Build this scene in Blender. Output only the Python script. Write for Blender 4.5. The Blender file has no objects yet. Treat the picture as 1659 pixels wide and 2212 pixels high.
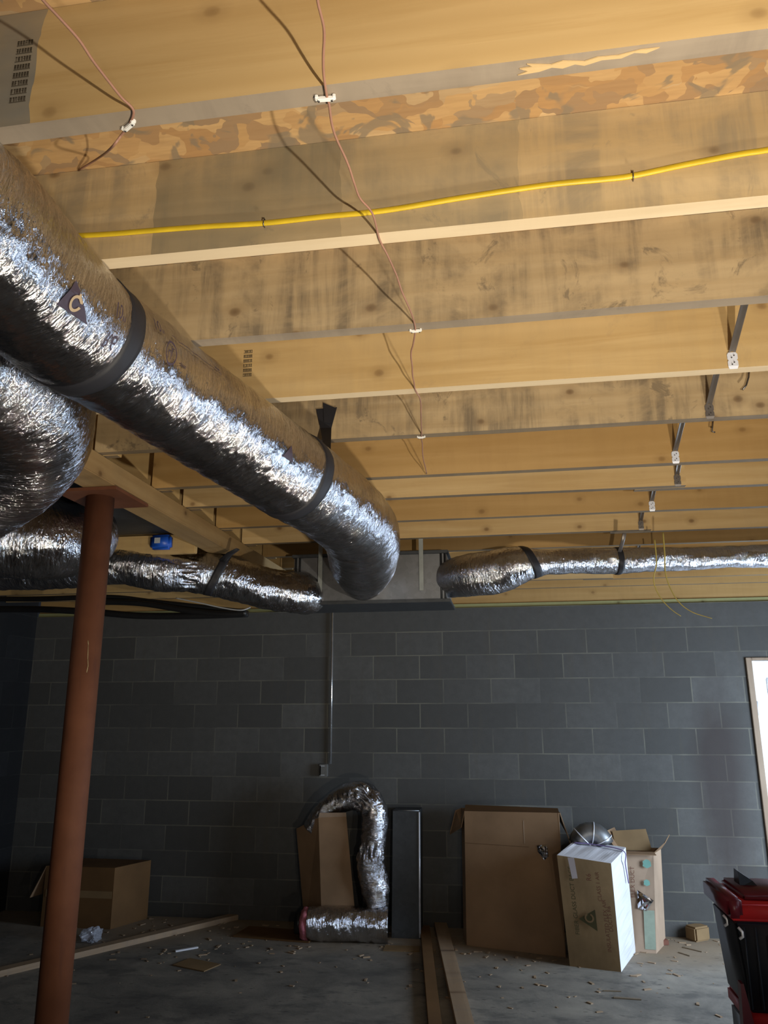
import bpy, bmesh, math, random
from mathutils import Vector, Matrix, noise
from mathutils.bvhtree import BVHTree
random.seed(7)
R = math.radians
SC = bpy.context.scene
COL = SC.collection
PI = math.pi

# ------------------------------------------------------------------ camera
F = 1661.0
PITCH, YAW, ROLL = 0.252542, -0.155769, -0.002564
CAM = Vector((0.55046, -6.76488, -0.86925))
_fw = Vector((math.sin(YAW)*math.cos(PITCH), math.cos(YAW)*math.cos(PITCH), math.sin(PITCH)))
_r0 = Vector((math.cos(YAW), -math.sin(YAW), 0)); _u0 = _r0.cross(_fw)
_r = math.cos(ROLL)*_r0 + math.sin(ROLL)*_u0
_u = -math.sin(ROLL)*_r0 + math.cos(ROLL)*_u0
cd = bpy.data.cameras.new('camera'); cam = bpy.data.objects.new('camera', cd); COL.objects.link(cam)
cd.sensor_fit = 'VERTICAL'; cd.sensor_height = 36.0; cd.sensor_width = 27.0; cd.lens = F/2212*36.0
cd.clip_start = 0.05; cd.clip_end = 60
cam.matrix_world = Matrix(((_r.x, _u.x, -_fw.x, CAM.x), (_r.y, _u.y, -_fw.y, CAM.y), (_r.z, _u.z, -_fw.z, CAM.z), (0, 0, 0, 1)))
SC.camera = cam
SC.view_settings.view_transform = 'Standard'; SC.view_settings.look = 'None'
SC.view_settings.exposure = 0.0; SC.view_settings.gamma = 1.0; SC.view_settings.use_curve_mapping = False

def ray(px, py):
    return (_fw + _r*((px-829.5)/F) - _u*((py-1106)/F))
def at(px, py, d):            # point at depth d along the view axis
    return CAM + ray(px, py)*d
def atz(px, py, z):
    v = ray(px, py); return CAM + v*((z-CAM.z)/v.z)
def aty(px, py, y):
    v = ray(px, py); return CAM + v*((y-CAM.y)/v.y)
def atx(px, py, x):
    v = ray(px, py); return CAM + v*((x-CAM.x)/v.x)

# ------------------------------------------------------------------ world + lights
w = bpy.data.worlds.new('world'); SC.world = w; w.use_nodes = True
w.node_tree.nodes['Background'].inputs[0].default_value = (0.5, 0.6, 0.8, 1)
w.node_tree.nodes['Background'].inputs[1].default_value = 0.02

def light(name, kind, loc, target, energy, color, **k):
    ld = bpy.data.lights.new(name, kind); o = bpy.data.objects.new(name, ld); COL.objects.link(o)
    o.location = loc
    o.rotation_euler = (Vector(target)-Vector(loc)).to_track_quat('-Z', 'Y').to_euler()
    ld.energy = energy; ld.color = color
    for a, b in k.items(): setattr(ld, a, b)
    return o
# hand-held torch just right of the photographer, aimed up along the joists
light('torch_light', 'SPOT', (1.03, -6.70, -0.90), (0.50, -4.35, 0.50), 140, (1.0, 0.90, 0.76), spot_size=R(112), spot_blend=1.0, shadow_soft_size=0.012)
# daylight coming in through the openings of the right-hand wall
# added unseen fill spot near the floor, brightening the joists beneath the ducts
light('added_floor_fill', 'SPOT', (1.45, -6.0, -2.25), (0.05, -3.7, 0.3), 250, (1.0, 0.90, 0.74), spot_size=R(102), spot_blend=1.0, shadow_soft_size=0.07)
light('added_rear_fill', 'AREA', (0.8, -9.0, -1.0), (0.0, -3.0, -0.6), 9, (0.93, 0.95, 1.0), shape='RECTANGLE', size=3.0, size_y=1.4)  # weak fill added behind the camera; the wall there has no opening
light('window_daylight', 'AREA', (3.72, -1.75, -1.45), (0.9, -0.4, -1.9), 140, (0.66, 0.81, 1.0), shape='RECTANGLE', size=1.3, size_y=1.5)
light('doorway_daylight', 'AREA', (3.72, -5.0, -1.2), (0.0, -4.2, -0.9), 10, (0.62, 0.78, 1.0), shape='RECTANGLE', size=1.8, size_y=1.1)

# ------------------------------------------------------------------ helpers
def tag(o, label=None, cat=None, group=None, kind=None):
    if label: o['label'] = label
    if cat: o['category'] = cat
    if group: o['group'] = group
    if kind: o['kind'] = kind
    return o
def obj(name, bm, mats, parent=None, smooth=False, loc=None):
    me = bpy.data.meshes.new(name)
    if loc is not None:
        bmesh.ops.translate(bm, verts=bm.verts, vec=-Vector(loc))
    bm.to_mesh(me); bm.free()
    if not isinstance(mats, (list, tuple)): mats = [mats]
    for m in mats: me.materials.append(m)
    if smooth:
        for p in me.polygons: p.use_smooth = True
    o = bpy.data.objects.new(name, me); COL.objects.link(o)
    if loc is not None: o.location = loc
    if parent:
        o.parent = parent; o.matrix_parent_inverse = Matrix.Translation(parent.location).inverted()
    return o
def empty(name, loc, label, cat, group=None):
    o = bpy.data.objects.new(name, None); COL.objects.link(o); o.location = loc; o.empty_display_size = 0.05
    bpy.context.view_layer.update()
    return tag(o, label, cat, group)
def box(bm, x0, x1, y0, y1, z0, z1, bev=0.0, mi=0):
    vs = [bm.verts.new((x, y, z)) for x in (x0, x1) for y in (y0, y1) for z in (z0, z1)]
    fs = []
    for q in ((0,1,3,2),(4,6,7,5),(0,4,5,1),(2,3,7,6),(0,2,6,4),(1,5,7,3)):
        f = bm.faces.new([vs[i] for i in q]); f.material_index = mi; fs.append(f)
    if bev > 0:
        es = list({e for f in fs for e in f.edges})
        bmesh.ops.bevel(bm, geom=es, offset=bev, segments=2, affect='EDGES')
    return vs
def hexa(bm, P, mi=0):        # P: 8 corners, bottom ring then top ring
    vs = [bm.verts.new(p) for p in P]
    for q in ((3,2,1,0),(4,5,6,7),(0,1,5,4),(1,2,6,5),(2,3,7,6),(3,0,4,7)):
        f = bm.faces.new([vs[i] for i in q]); f.material_index = mi
    return vs
def catmull(P, n):
    P = [Vector(p) for p in P]; Q = [P[0]*2-P[1]] + P + [P[-1]*2-P[-2]]; out = []
    for i in range(1, len(Q)-2):
        for k in range(n):
            t = k/n; a, b, c, d = Q[i-1], Q[i], Q[i+1], Q[i+2]
            out.append(0.5*((2*b)+(c-a)*t+(2*a-5*b+4*c-d)*t*t+(3*b-a-3*c+d)*t**3))
    out.append(P[-1].copy()); return out
def catmull1(P, n):
    return [v.x for v in catmull([Vector((p, 0, 0)) for p in P], n)]
def resample(pts, rad, step):
    L = [0]
    for a, b in zip(pts, pts[1:]): L.append(L[-1]+(b-a).length)
    n = max(2, int(L[-1]/step)); o, r, j = [], [], 0
    for i in range(n+1):
        s = L[-1]*i/n
        while j < len(L)-2 and L[j+1] < s: j += 1
        t = (s-L[j])/max(1e-9, L[j+1]-L[j])
        o.append(pts[j].lerp(pts[j+1], t)); r.append(rad[j]*(1-t)+rad[j+1]*t)
    return o, r, L[-1]
def frames(pts, up=Vector((0, 0, 1))):
    fr = []
    t0 = (pts[1]-pts[0]).normalized(); n = (up - t0*up.dot(t0)).normalized()
    for i in range(len(pts)):
        t = (pts[min(i+1, len(pts)-1)]-pts[max(i-1, 0)]).normalized()
        n = (n - t*n.dot(t)).normalized(); fr.append((t, n, t.cross(n)))
    return fr
def tube(bm, pts, rad, seg=10, caps=True, mi=0, squash=1.0):
    pts = [Vector(p) for p in pts]
    if not isinstance(rad, (list, tuple)): rad = [rad]*len(pts)
    fr = frames(pts, Vector((0.13, 0.2, 1))); rings = []
    for p, r, (t, n, b) in zip(pts, rad, fr):
        rings.append([bm.verts.new(p + (n*math.cos(2*PI*k/seg)*squash + b*math.sin(2*PI*k/seg))*r) for k in range(seg)])
    for a, c in zip(rings, rings[1:]):
        for k in range(seg):
            f = bm.faces.new((a[k], a[(k+1) % seg], c[(k+1) % seg], c[k])); f.material_index = mi; f.smooth = True
    if caps:
        bm.faces.new(rings[0][::-1]).material_index = mi; bm.faces.new(rings[-1]).material_index = mi
    return rings

# ------------------------------------------------------------------ materials
class NT:
    def __init__(s, name):
        s.m = bpy.data.materials.new(name); s.m.use_nodes = True; s.t = s.m.node_tree; s.t.nodes.clear()
        s.out = s.n('ShaderNodeOutputMaterial'); s.b = s.n('ShaderNodeBsdfPrincipled'); s.l(s.b.outputs[0], s.out.inputs[0])
    def n(s, k, **kw):
        x = s.t.nodes.new(k)
        for a, b in kw.items(): setattr(x, a, b)
        return x
    def l(s, a, b): s.t.links.new(a, b)
    def set(s, **kw):
        for a, b in kw.items(): s.b.inputs[a.replace('_', ' ')].default_value = b
    def coord(s, scale=(1, 1, 1), kind='Object', rand=False, rot=(0, 0, 0)):
        c = s.n('ShaderNodeTexCoord'); m = s.n('ShaderNodeMapping'); m.inputs['Scale'].default_value = scale; m.inputs['Rotation'].default_value = rot
        src = c.outputs[kind]
        if rand:
            oi = s.n('ShaderNodeObjectInfo'); mu = s.n('ShaderNodeVectorMath', operation='SCALE'); mu.inputs[0].default_value = (37, 11, 23)
            s.l(oi.outputs['Random'], mu.inputs['Scale']); ad = s.n('ShaderNodeVectorMath', operation='ADD'); s.l(src, ad.inputs[0]); s.l(mu.outputs[0], ad.inputs[1]); src = ad.outputs[0]
        s.l(src, m.inputs[0]); return m.outputs[0]
    def noise(s, vec, scale, detail=4, rough=0.55, dist=0.0):
        x = s.n('ShaderNodeTexNoise'); x.inputs['Scale'].default_value = scale; x.inputs['Detail'].default_value = detail
        x.inputs['Roughness'].default_value = rough; x.inputs['Distortion'].default_value = dist; s.l(vec, x.inputs['Vector']); return x.outputs['Fac']
    def ramp(s, fac, stops, interp='LINEAR'):
        x = s.n('ShaderNodeValToRGB'); x.color_ramp.interpolation = interp
        while len(x.color_ramp.elements) < len(stops): x.color_ramp.elements.new(0.5)
        for e, (p, c) in zip(x.color_ramp.elements, stops):
            e.position = p; e.color = (c, c, c, 1) if isinstance(c, (int, float)) else (*c, 1)
        s.l(fac, x.inputs[0]); return x.outputs[0]
    def mix(s, fac, a, b, mode='MIX'):
        x = s.n('ShaderNodeMix', data_type='RGBA', blend_type=mode)
        for i, v in ((0, fac), (6, a), (7, b)):
            if isinstance(v, (int, float)): x.inputs[i].default_value = v if i == 0 else (v, v, v, 1)
            elif isinstance(v, tuple): x.inputs[i].default_value = (*v, 1)
            else: s.l(v, x.inputs[i])
        return x.outputs[2]
    def math(s, op, a, b=0.0, c=0.0):
        x = s.n('ShaderNodeMath', operation=op)
        for i, v in enumerate((a, b, c)):
            if isinstance(v, (int, float)): x.inputs[i].default_value = v
            else: s.l(v, x.inputs[i])
        return x.outputs[0]
    def bump(s, h, strength=0.3, dist=0.01):
        x = s.n('ShaderNodeBump'); x.inputs['Strength'].default_value = strength; x.inputs['Distance'].default_value = dist
        s.l(h, x.inputs['Height']); s.l(x.outputs[0], s.b.inputs['Normal']); return x
    def color(s, c): s.l(c, s.b.inputs['Base Color'])

def plain(name, col, rough=0.6, metal=0.0, var=0.12, nscale=14, bump=0.05):
    t = NT(name); v = t.coord(); f = t.noise(v, nscale, 4)
    d = tuple(c*(1-var) for c in col); e = tuple(min(1, c*(1+var)) for c in col)
    t.color(t.ramp(f, [(0.3, d), (0.7, e)])); t.set(Roughness=rough, Metallic=metal)
    if bump: t.bump(f, bump, 0.004)
    return t.m

def wood(name, light_c, dark_c, stain=0.0, stain_c=(0.16, 0.14, 0.11), axis='x', knots=1.0, rough=0.62, patches=()):
    t = NT(name)
    sc = {'x': (0.55, 9, 9), 'y': (9, 0.55, 9), 'z': (9, 9, 0.55)}[axis]
    v = t.coord(sc, rand=True); g = t.noise(v, 2.2, 6, 0.6, 0.35)
    wv = t.n('ShaderNodeTexWave', wave_type='BANDS', bands_direction='Z'); wv.inputs['Scale'].default_value = 0.55
    wv.inputs['Distortion'].default_value = 9.0; wv.inputs['Detail'].default_value = 3; wv.inputs['Detail Scale'].default_value = 0.9; t.l(v, wv.inputs['Vector'])
    big = t.noise(t.coord((0.8, 2.5, 2.5), rand=True), 1.6, 3, 0.5)
    c = t.mix(t.ramp(wv.outputs['Fac'], [(0.0, 0.0), (1, 0.30)]), light_c, dark_c)
    c = t.mix(t.ramp(g, [(0.44, 0.0), (0.64, 0.6)]), c, dark_c)
    c = t.mix(t.ramp(big, [(0.35, 0.0), (0.7, 0.35)]), c, tuple(x*0.82 for x in dark_c))
    # knots
    vo = t.n('ShaderNodeTexVoronoi', feature='F1', voronoi_dimensions='2D'); vo.inputs['Scale'].default_value = 4.2; vo.inputs['Randomness'].default_value = 1.0
    s0 = t.n('ShaderNodeSeparateXYZ'); c0 = t.n('ShaderNodeCombineXYZ'); t.l(t.coord((0.75, 0.75, 1.0), rand=True), s0.inputs[0]); t.l(s0.outputs[1 if axis == 'y' else 0], c0.inputs[0]); t.l(s0.outputs[2], c0.inputs[1]); t.l(c0.outputs[0], vo.inputs['Vector'])
    kn = t.noise(t.coord((9, 9, 9), rand=True), 1.0, 2)
    k = t.ramp(t.math('ADD', vo.outputs['Distance'], t.math('MULTIPLY', t.math('SUBTRACT', kn, 0.5), 0.06)), [(0.0, 1.0), (0.03, 0.8), (0.052, 0.3), (0.13, 0.0)])
    c = t.mix(t.math('MULTIPLY', k, 0.8*knots), c, (dark_c[0]*0.30, dark_c[1]*0.22, dark_c[2]*0.18))
    if stain > 0:
        s1 = t.noise(t.coord((1, 1, 1.4), rand=True), 3.4, 6, 0.66, 0.5)
        s2 = t.noise(t.coord((7.5, 1, 0.6), rand=True), 2.8, 5, 0.65, 0.3)
        m = t.math('MULTIPLY', t.ramp(s1, [(0.40, 0.12), (0.60, 1.0)]), t.ramp(s2, [(0.41, 0.22), (0.60, 1.0)]))
        s3 = t.noise(t.coord((1.3, 1, 1), rand=True), 7.0, 6, 0.72, 0.7); m = t.math('MAXIMUM', m, t.ramp(s3, [(0.57, 0.0), (0.66, 0.9)]))
        c = t.mix(t.math('MULTIPLY', m, stain), c, stain_c)
    for (x0, x1, col, amt) in patches:   # weathered stretches of the board, in world metres along its length
        cc = t.n('ShaderNodeTexCoord'); ge = t.n('ShaderNodeNewGeometry'); sx = t.n('ShaderNodeSeparateXYZ'); t.l(ge.outputs['Position'], sx.inputs[0])
        nz = t.noise(ge.outputs['Position'], 7, 3)
        xx = t.math('ADD', sx.outputs['X'], t.math('MULTIPLY', t.math('SUBTRACT', nz, 0.5), 0.05))
        a = t.math('MULTIPLY', t.math('GREATER_THAN', xx, x0), t.math('LESS_THAN', xx, x1))
        a = t.math('MULTIPLY', a, t.ramp(t.noise(ge.outputs['Position'], 3.0, 4), [(0.3, 0.35), (0.65, 1.0)]))
        c = t.mix(t.math('MULTIPLY', a, amt), c, col)
    t.color(c); t.set(Roughness=rough)
    t.b.inputs['Specular IOR Level'].default_value = 0.25
    t.bump(t.math('ADD', g, t.math('MULTIPLY', wv.outputs['Fac'], 0.3)), 0.22, 0.003)
    return t.m

YEL = (0.58, 0.405, 0.185); YELD = (0.44, 0.28, 0.105)
PAL = (0.62, 0.44, 0.215); PALD = (0.46, 0.29, 0.11)
ORA = (0.47, 0.295, 0.115); ORAD = (0.38, 0.225, 0.075)
M = {}
M['wood_clean'] = wood('clean_yellow_pine', YEL, YELD, 0.0, knots=0.6, patches=((-2.0, -0.197, (0.17, 0.18, 0.17), 0.9),))
M['wood_patch'] = wood('pine_with_grey_weathering', (0.55, 0.40, 0.21), (0.41, 0.28, 0.125), 0.7, (0.22, 0.18, 0.12), patches=((-0.167, 0.25, (0.15, 0.13, 0.085), 0.7), (0.25, 0.62, (0.20, 0.17, 0.11), 0.45)))
M['wood_dirty'] = wood('mildewed_pine', (0.50, 0.37, 0.205), (0.37, 0.255, 0.125), 0.85, (0.15, 0.115, 0.075))
M['wood_clean2'] = wood('plain_yellow_pine', YEL, YELD, 0.12, knots=0.8)
M['wood_orange'] = wood('orange_pine', ORA, ORAD, 0.15, (0.25, 0.13, 0.05), knots=0.7)
M['wood_pale'] = wood('pale_pine', PAL, PALD, 0.1, (0.3, 0.2, 0.12), knots=1.0)
M['edge_grey'] = wood('weathered_grey_edge', (0.33, 0.265, 0.19), (0.23, 0.18, 0.125), 0.3, (0.12, 0.1, 0.08), knots=0.3)
M['edge_pale'] = wood('pale_planed_edge', (0.72, 0.58, 0.38), (0.58, 0.44, 0.26), 0.05, knots=0.4)
M['edge_dark'] = wood('dark_weathered_edge', (0.25, 0.19, 0.12), (0.16, 0.12, 0.08), 0.3, (0.09, 0.08, 0.06), knots=0.3)
M['beam'] = wood('beam_pine', (0.40, 0.27, 0.125), (0.28, 0.17, 0.07), 0.25, (0.16, 0.13, 0.08), axis='y')
M['floor_wood'] = wood('dusty_lumber', (0.42, 0.30, 0.19), (0.30, 0.2, 0.12), 0.35, (0.2, 0.17, 0.14), axis='x')
M['plate'] = wood('treated_sill_plate', (0.36, 0.36, 0.17), (0.27, 0.26, 0.11), 0.15, (0.2, 0.12, 0.06))

def osb():
    t = NT('strand_board'); v = t.coord((1, 1, 1))
    d = t.n('ShaderNodeTexNoise'); d.inputs['Scale'].default_value = 9; d.inputs['Detail'].default_value = 3; t.l(v, d.inputs['Vector'])
    ad = t.n('ShaderNodeVectorMath', operation='MULTIPLY_ADD'); t.l(d.outputs['Color'], ad.inputs[0]); ad.inputs[1].default_value = (0.16, 0.16, 0); t.l(v, ad.inputs[2])
    mp = t.n('ShaderNodeMapping'); mp.inputs['Scale'].default_value = (16, 34, 1); mp.inputs['Rotation'].default_value = (0, 0, 0.9); t.l(ad.outputs[0], mp.inputs[0])
    vo = t.n('ShaderNodeTexVoronoi'); vo.inputs['Scale'].default_value = 1.0; t.l(mp.outputs[0], vo.inputs['Vector'])
    sp = t.n('ShaderNodeSeparateColor'); t.l(vo.outputs['Color'], sp.inputs[0])
    c = t.ramp(sp.outputs[0], [(0.0, (0.42, 0.25, 0.10)), (0.3, (0.50, 0.32, 0.14)), (0.55, (0.38, 0.215, 0.085)), (0.8, (0.26, 0.175, 0.10)), (1.0, (0.54, 0.37, 0.18))])
    g = t.noise(t.coord((3, 30, 1), rot=(0, 0, 0.5)), 3, 4); c = t.mix(t.ramp(g, [(0.4, 0.0), (0.7, 0.35)]), c, (0.25, 0.14, 0.06))
    s = t.noise(v, 7, 3, 0.5, 1.5); c = t.mix(t.ramp(s, [(0.54, 0.0), (0.58, 0.8)]), c, (0.20, 0.155, 0.10))
    t.color(c); t.set(Roughness=0.6); t.bump(sp.outputs[1], 0.25, 0.002); return t.m
M['osb'] = osb()

def block(name, base=(0.107, 0.105, 0.099), axis='x'):
    t = NT(name); ge = t.n('ShaderNodeNewGeometry'); s = t.n('ShaderNodeSeparateXYZ'); t.l(ge.outputs['Position'], s.inputs[0])
    W, H = 0.4064, 0.2032
    u = s.outputs['X'] if axis == 'x' else s.outputs['Y']
    # small hand-laid irregularity
    wob = t.noise(ge.outputs['Position'], 5, 2)
    zz = t.math('ADD', s.outputs['Z'], t.math('MULTIPLY', t.math('SUBTRACT', wob, 0.5), 0.006))
    row = t.math('FLOOR', t.math('DIVIDE', zz, H))
    top = t.math('GREATER_THAN', s.outputs['Z'], -H)
    odd = t.math('MODULO', t.math('ABSOLUTE', row), 2.0)          # row -1 (top), -2, -3 ...
    uu = t.math('ADD', t.math('DIVIDE', u, W), t.math('MULTIPLY', odd, 0.5))
    uu = t.math('ADD', uu, 200.0)
    fu = t.math('FRACT', uu); col = t.math('FLOOR', uu)
    fz = t.math('FRACT', t.math('ADD', t.math('DIVIDE', zz, H), 100.0))
    du = t.math('MULTIPLY', t.math('MINIMUM', fu, t.math('SUBTRACT', 1.0, fu)), W)
    dz = t.math('MULTIPLY', t.math('MINIMUM', fz, t.math('SUBTRACT', 1.0, fz)), H)
    du = t.math('ADD', du, t.math('MULTIPLY', top, 1.0))
    d = t.math('MINIMUM', du, dz)
    cv = t.n('ShaderNodeCombineXYZ'); t.l(col, cv.inputs[0]); t.l(row, cv.inputs[1])
    wn = t.n('ShaderNodeTexWhiteNoise', noise_dimensions='2D'); t.l(cv.outputs[0], wn.inputs['Vector'])
    rnd = t.mix(top, wn.outputs['Value'], 0.6)
    dk = tuple(c*0.74 for c in base); lt = tuple(c*1.25 for c in base)
    c = t.ramp(rnd, [(0.0, dk), (0.35, tuple(x*0.85 for x in base)), (0.7, base), (1.0, lt)])
    big = t.noise(ge.outputs['Position'], 1.1, 5, 0.6); c = t.mix(t.ramp(big, [(0.35, 0.0), (0.7, 0.45)]), c, tuple(x*0.72 for x in base))
    mot = t.noise(ge.outputs['Position'], 13, 5, 0.7); c = t.mix(t.ramp(mot, [(0.35, 0.0), (0.65, 0.35)]), c, tuple(x*0.6 for x in base))
    # vertical seep marks
    mp = t.n('ShaderNodeMapping'); mp.inputs['Scale'].default_value = (9, 9, 0.9); t.l(ge.outputs['Position'], mp.inputs[0])
    st = t.noise(mp.outputs[0], 1.5, 4); c = t.mix(t.ramp(st, [(0.55, 0.0), (0.75, 0.4)]), c, (base[0]*0.9, base[1]*0.82, base[2]*0.7))
    jn = t.noise(ge.outputs['Position'], 1.6, 4, 0.6)
    jm = t.math('MULTIPLY', t.math('LESS_THAN', d, 0.0045), t.ramp(jn, [(0.38, 0.05), (0.62, 0.9)]))
    c = t.mix(t.math('MULTIPLY', jm, 0.7), c, (base[0]*2.1, base[1]*2.05, base[2]*1.7))
    # soft dark brownish patch low on the wall beside the door
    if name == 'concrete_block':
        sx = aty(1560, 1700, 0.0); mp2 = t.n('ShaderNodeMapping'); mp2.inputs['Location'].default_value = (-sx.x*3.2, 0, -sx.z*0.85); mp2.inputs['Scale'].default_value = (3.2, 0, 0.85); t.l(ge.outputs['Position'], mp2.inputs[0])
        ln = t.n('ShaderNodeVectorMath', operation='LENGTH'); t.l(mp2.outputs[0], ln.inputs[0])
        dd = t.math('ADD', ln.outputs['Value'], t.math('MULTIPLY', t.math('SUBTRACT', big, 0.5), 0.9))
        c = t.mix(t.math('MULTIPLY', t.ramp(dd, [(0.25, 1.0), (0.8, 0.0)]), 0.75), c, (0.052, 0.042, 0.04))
    t.color(c); t.set(Roughness=0.93); t.b.inputs['Specular IOR Level'].default_value = 0.2
    fine = t.noise(ge.outputs['Position'], 90, 3)
    h = t.math('ADD', t.math('MULTIPLY', t.math('GREATER_THAN', d, 0.006), 1.0), t.math('MULTIPLY', fine, 0.35))
    t.bump(h, 0.5, 0.004); return t.m
M['block'] = block('concrete_block'); M['block_side'] = block('concrete_block_side', axis='y'); M['block_shade'] = block('shaded_concrete_block', (0.022, 0.022, 0.023), 'y')

def concrete():
    t = NT('dusty_concrete'); v = t.coord()
    a = t.noise(v, 2.2, 7, 0.65, 0.4); b = t.noise(t.coord((1, 1.9, 1)), 3.6, 7, 0.68, 0.25); e = t.noise(v, 60, 3)
    c = t.ramp(a, [(0.3, (0.105, 0.098, 0.086)), (0.5, (0.20, 0.183, 0.155)), (0.72, (0.31, 0.28, 0.23))])
    c = t.mix(t.ramp(b, [(0.52, 0.0), (0.64, 0.65)]), c, (0.075, 0.072, 0.066))
    ge = t.n('ShaderNodeSeparateXYZ'); t.l(v, ge.inputs[0])
    # sawdust settled along the wall
    s = t.math('ADD', ge.outputs['Y'], t.math('MULTIPLY', t.math('SUBTRACT', t.noise(v, 1.7, 4), 0.5), 1.3))
    c = t.mix(t.ramp(s, [(0.0, 0.0), (0.001, 0.0), (1.0, 0.0)]), c, c)
    ds = t.n('ShaderNodeMapRange'); t.l(s, ds.inputs[0]); ds.inputs[1].default_value = -0.95; ds.inputs[2].default_value = -0.35
    c = t.mix(t.math('MULTIPLY', ds.outputs[0], 0.75), c, t.mix(e, (0.26, 0.19, 0.12), (0.33, 0.25, 0.16)))
    vo = t.n('ShaderNodeTexVoronoi'); vo.inputs['Scale'].default_value = 11; t.l(t.coord((0.6, 2.0, 1), rot=(0, 0, 0.3)), vo.inputs['Vector'])
    c = t.mix(t.ramp(vo.outputs['Distance'], [(0.07, 0.8), (0.12, 0.0)]), c, (0.04, 0.035, 0.03))
    t.color(c); t.set(Roughness=0.85); t.bump(t.math('ADD', a, t.math('MULTIPLY', e, 0.2)), 0.35, 0.01); return t.m
M['floor'] = concrete()

def foil(name, base=(0.66, 0.66, 0.69), rough=0.13, amp=1.0):
    t = NT(name); uv = t.coord((1, 1, 1), 'UV')
    m1 = t.n('ShaderNodeMapping'); m1.inputs['Scale'].default_value = (10, 82, 1); t.l(uv, m1.inputs[0])     # u round the duct, v along it (metres)
    m2 = t.n('ShaderNodeMapping'); m2.inputs['Scale'].default_value = (46, 170, 1); m2.inputs['Rotation'].default_value = (0, 0, 0.22); t.l(uv, m2.inputs[0])
    n1 = t.noise(m1.outputs[0], 1.0, 5, 0.62, 0.9); n2 = t.noise(m2.outputs[0], 1.0, 3, 0.6, 0.7)
    vo = t.n('ShaderNodeTexVoronoi', feature='DISTANCE_TO_EDGE'); vo.inputs['Scale'].default_value = 1; 
    m3 = t.n('ShaderNodeMapping'); m3.inputs['Scale'].default_value = (26, 48, 1); t.l(uv, m3.inputs[0]); t.l(m3.outputs[0], vo.inputs['Vector'])
    pch = t.ramp(t.noise(uv, 4.5, 3, 0.6), [(0.36, 0.35), (0.60, 1.0)])
    h = t.math('MULTIPLY', pch, t.math('ADD', t.math('MULTIPLY', n1, 0.8), t.math('MULTIPLY', n2, 0.55)))
    h = t.math('ADD', h, t.math('MULTIPLY', vo.outputs['Distance'], 0.25))
    gz = t.noise(uv, 5, 3)
    t.color(t.ramp(gz, [(0.3, tuple(c*0.82 for c in base)), (0.7, base)])); t.set(Metallic=1.0, Roughness=rough)
    t.bump(h, 0.85*amp, 0.0085); return t.m
M['foil'] = foil('crinkled_foil'); M['foil2'] = foil('crinkled_foil_loose', amp=1.35, rough=0.12)
def galv(name, base=(0.26, 0.265, 0.27), rough=0.42):
    t = NT(name); v = t.coord(); vo = t.n('ShaderNodeTexVoronoi'); vo.inputs['Scale'].default_value = 38; t.l(v, vo.inputs['Vector'])
    sp = t.n('ShaderNodeSeparateColor'); t.l(vo.outputs['Color'], sp.inputs[0]); big = t.noise(v, 6, 4)
    c = t.mix(sp.outputs[0], tuple(x*0.85 for x in base), base); c = t.mix(t.ramp(big, [(0.4, 0.0), (0.7, 0.4)]), c, tuple(x*0.6 for x in base))
    t.color(c); t.set(Metallic=0.85, Roughness=rough); t.bump(big, 0.08, 0.004); return t.m
M['galv'] = galv('galvanized_sheet'); M['galv_bright'] = plain('bright_zinc_steel', (0.80, 0.82, 0.88), 0.32, 0.25, var=0.06)
M['galv_dark'] = galv('dull_sheet_metal', (0.085, 0.09, 0.095), 0.6)
M['strap'] = plain('bridging_steel', (0.19, 0.17, 0.155), 0.42, 0.6)
M['tape'] = plain('black_duct_tape', (0.012, 0.012, 0.016), 0.6, 0.0)
M['ink'] = plain('dark_print_ink', (0.045, 0.03, 0.045), 0.5, 0.0, bump=0)
M['stampink'] = plain('black_stamp_ink', (0.07, 0.055, 0.035), 0.8, 0.0, bump=0)
def redpost():
    t = NT('red_primer_paint'); v = t.coord(); a = t.noise(v, 9, 5); b = t.noise(t.coord((6, 6, 1)), 6, 4)
    c = t.ramp(a, [(0.3, (0.105, 0.038, 0.018)), (0.7, (0.145, 0.054, 0.026))]); c = t.mix(t.ramp(b, [(0.6, 0), (0.75, 0.5)]), c, (0.08, 0.03, 0.02))
    t.color(c); t.set(Roughness=0.72); t.b.inputs['Specular IOR Level'].default_value = 0.25; t.bump(a, 0.1, 0.003); return t.m
M['red'] = redpost()
M['scratch'] = plain('bare_metal_scrape', (0.5, 0.42, 0.22), 0.5, 0.2)
M['yellow'] = plain('yellow_cable_sheath', (0.58, 0.40, 0.015), 0.45); M['string'] = plain('faded_yellow_string', (0.46, 0.36, 0.09), 0.6)
M['black'] = plain('black_cable_jacket', (0.012, 0.012, 0.013), 0.4)
M['wire'] = plain('brown_thermostat_wire', (0.33, 0.17, 0.11), 0.5)
M['white'] = plain('white_plastic', (0.80, 0.78, 0.72), 0.4, var=0.03)
M['nail'] = plain('steel_nail', (0.18, 0.17, 0.16), 0.35, 0.9)
M['pink'] = plain('pink_insulation', (0.50, 0.16, 0.20), 0.95, var=0.3, nscale=40, bump=0.4)
def card(name, base, stain=0.3):
    t = NT(name); v = t.coord(); a = t.noise(v, 3.5, 4); b = t.noise(t.coord((1, 1, 60)), 3, 2)
    c = t.ramp(a, [(0.3, tuple(x*(1-stain) for x in base)), (0.7, base)]); t.color(c); t.set(Roughness=0.8); t.bump(t.math('ADD', b, a), 0.06, 0.003)
    t.b.inputs['Specular IOR Level'].default_value = 0.25; return t.m
M['card_seam'] = card('darker_cardboard_edge', (0.12, 0.06, 0.03)); M['card'] = card('brown_cardboard', (0.37, 0.235, 0.135)); M['card_dark'] = card('dark_cardboard', (0.17, 0.09, 0.035))
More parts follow.
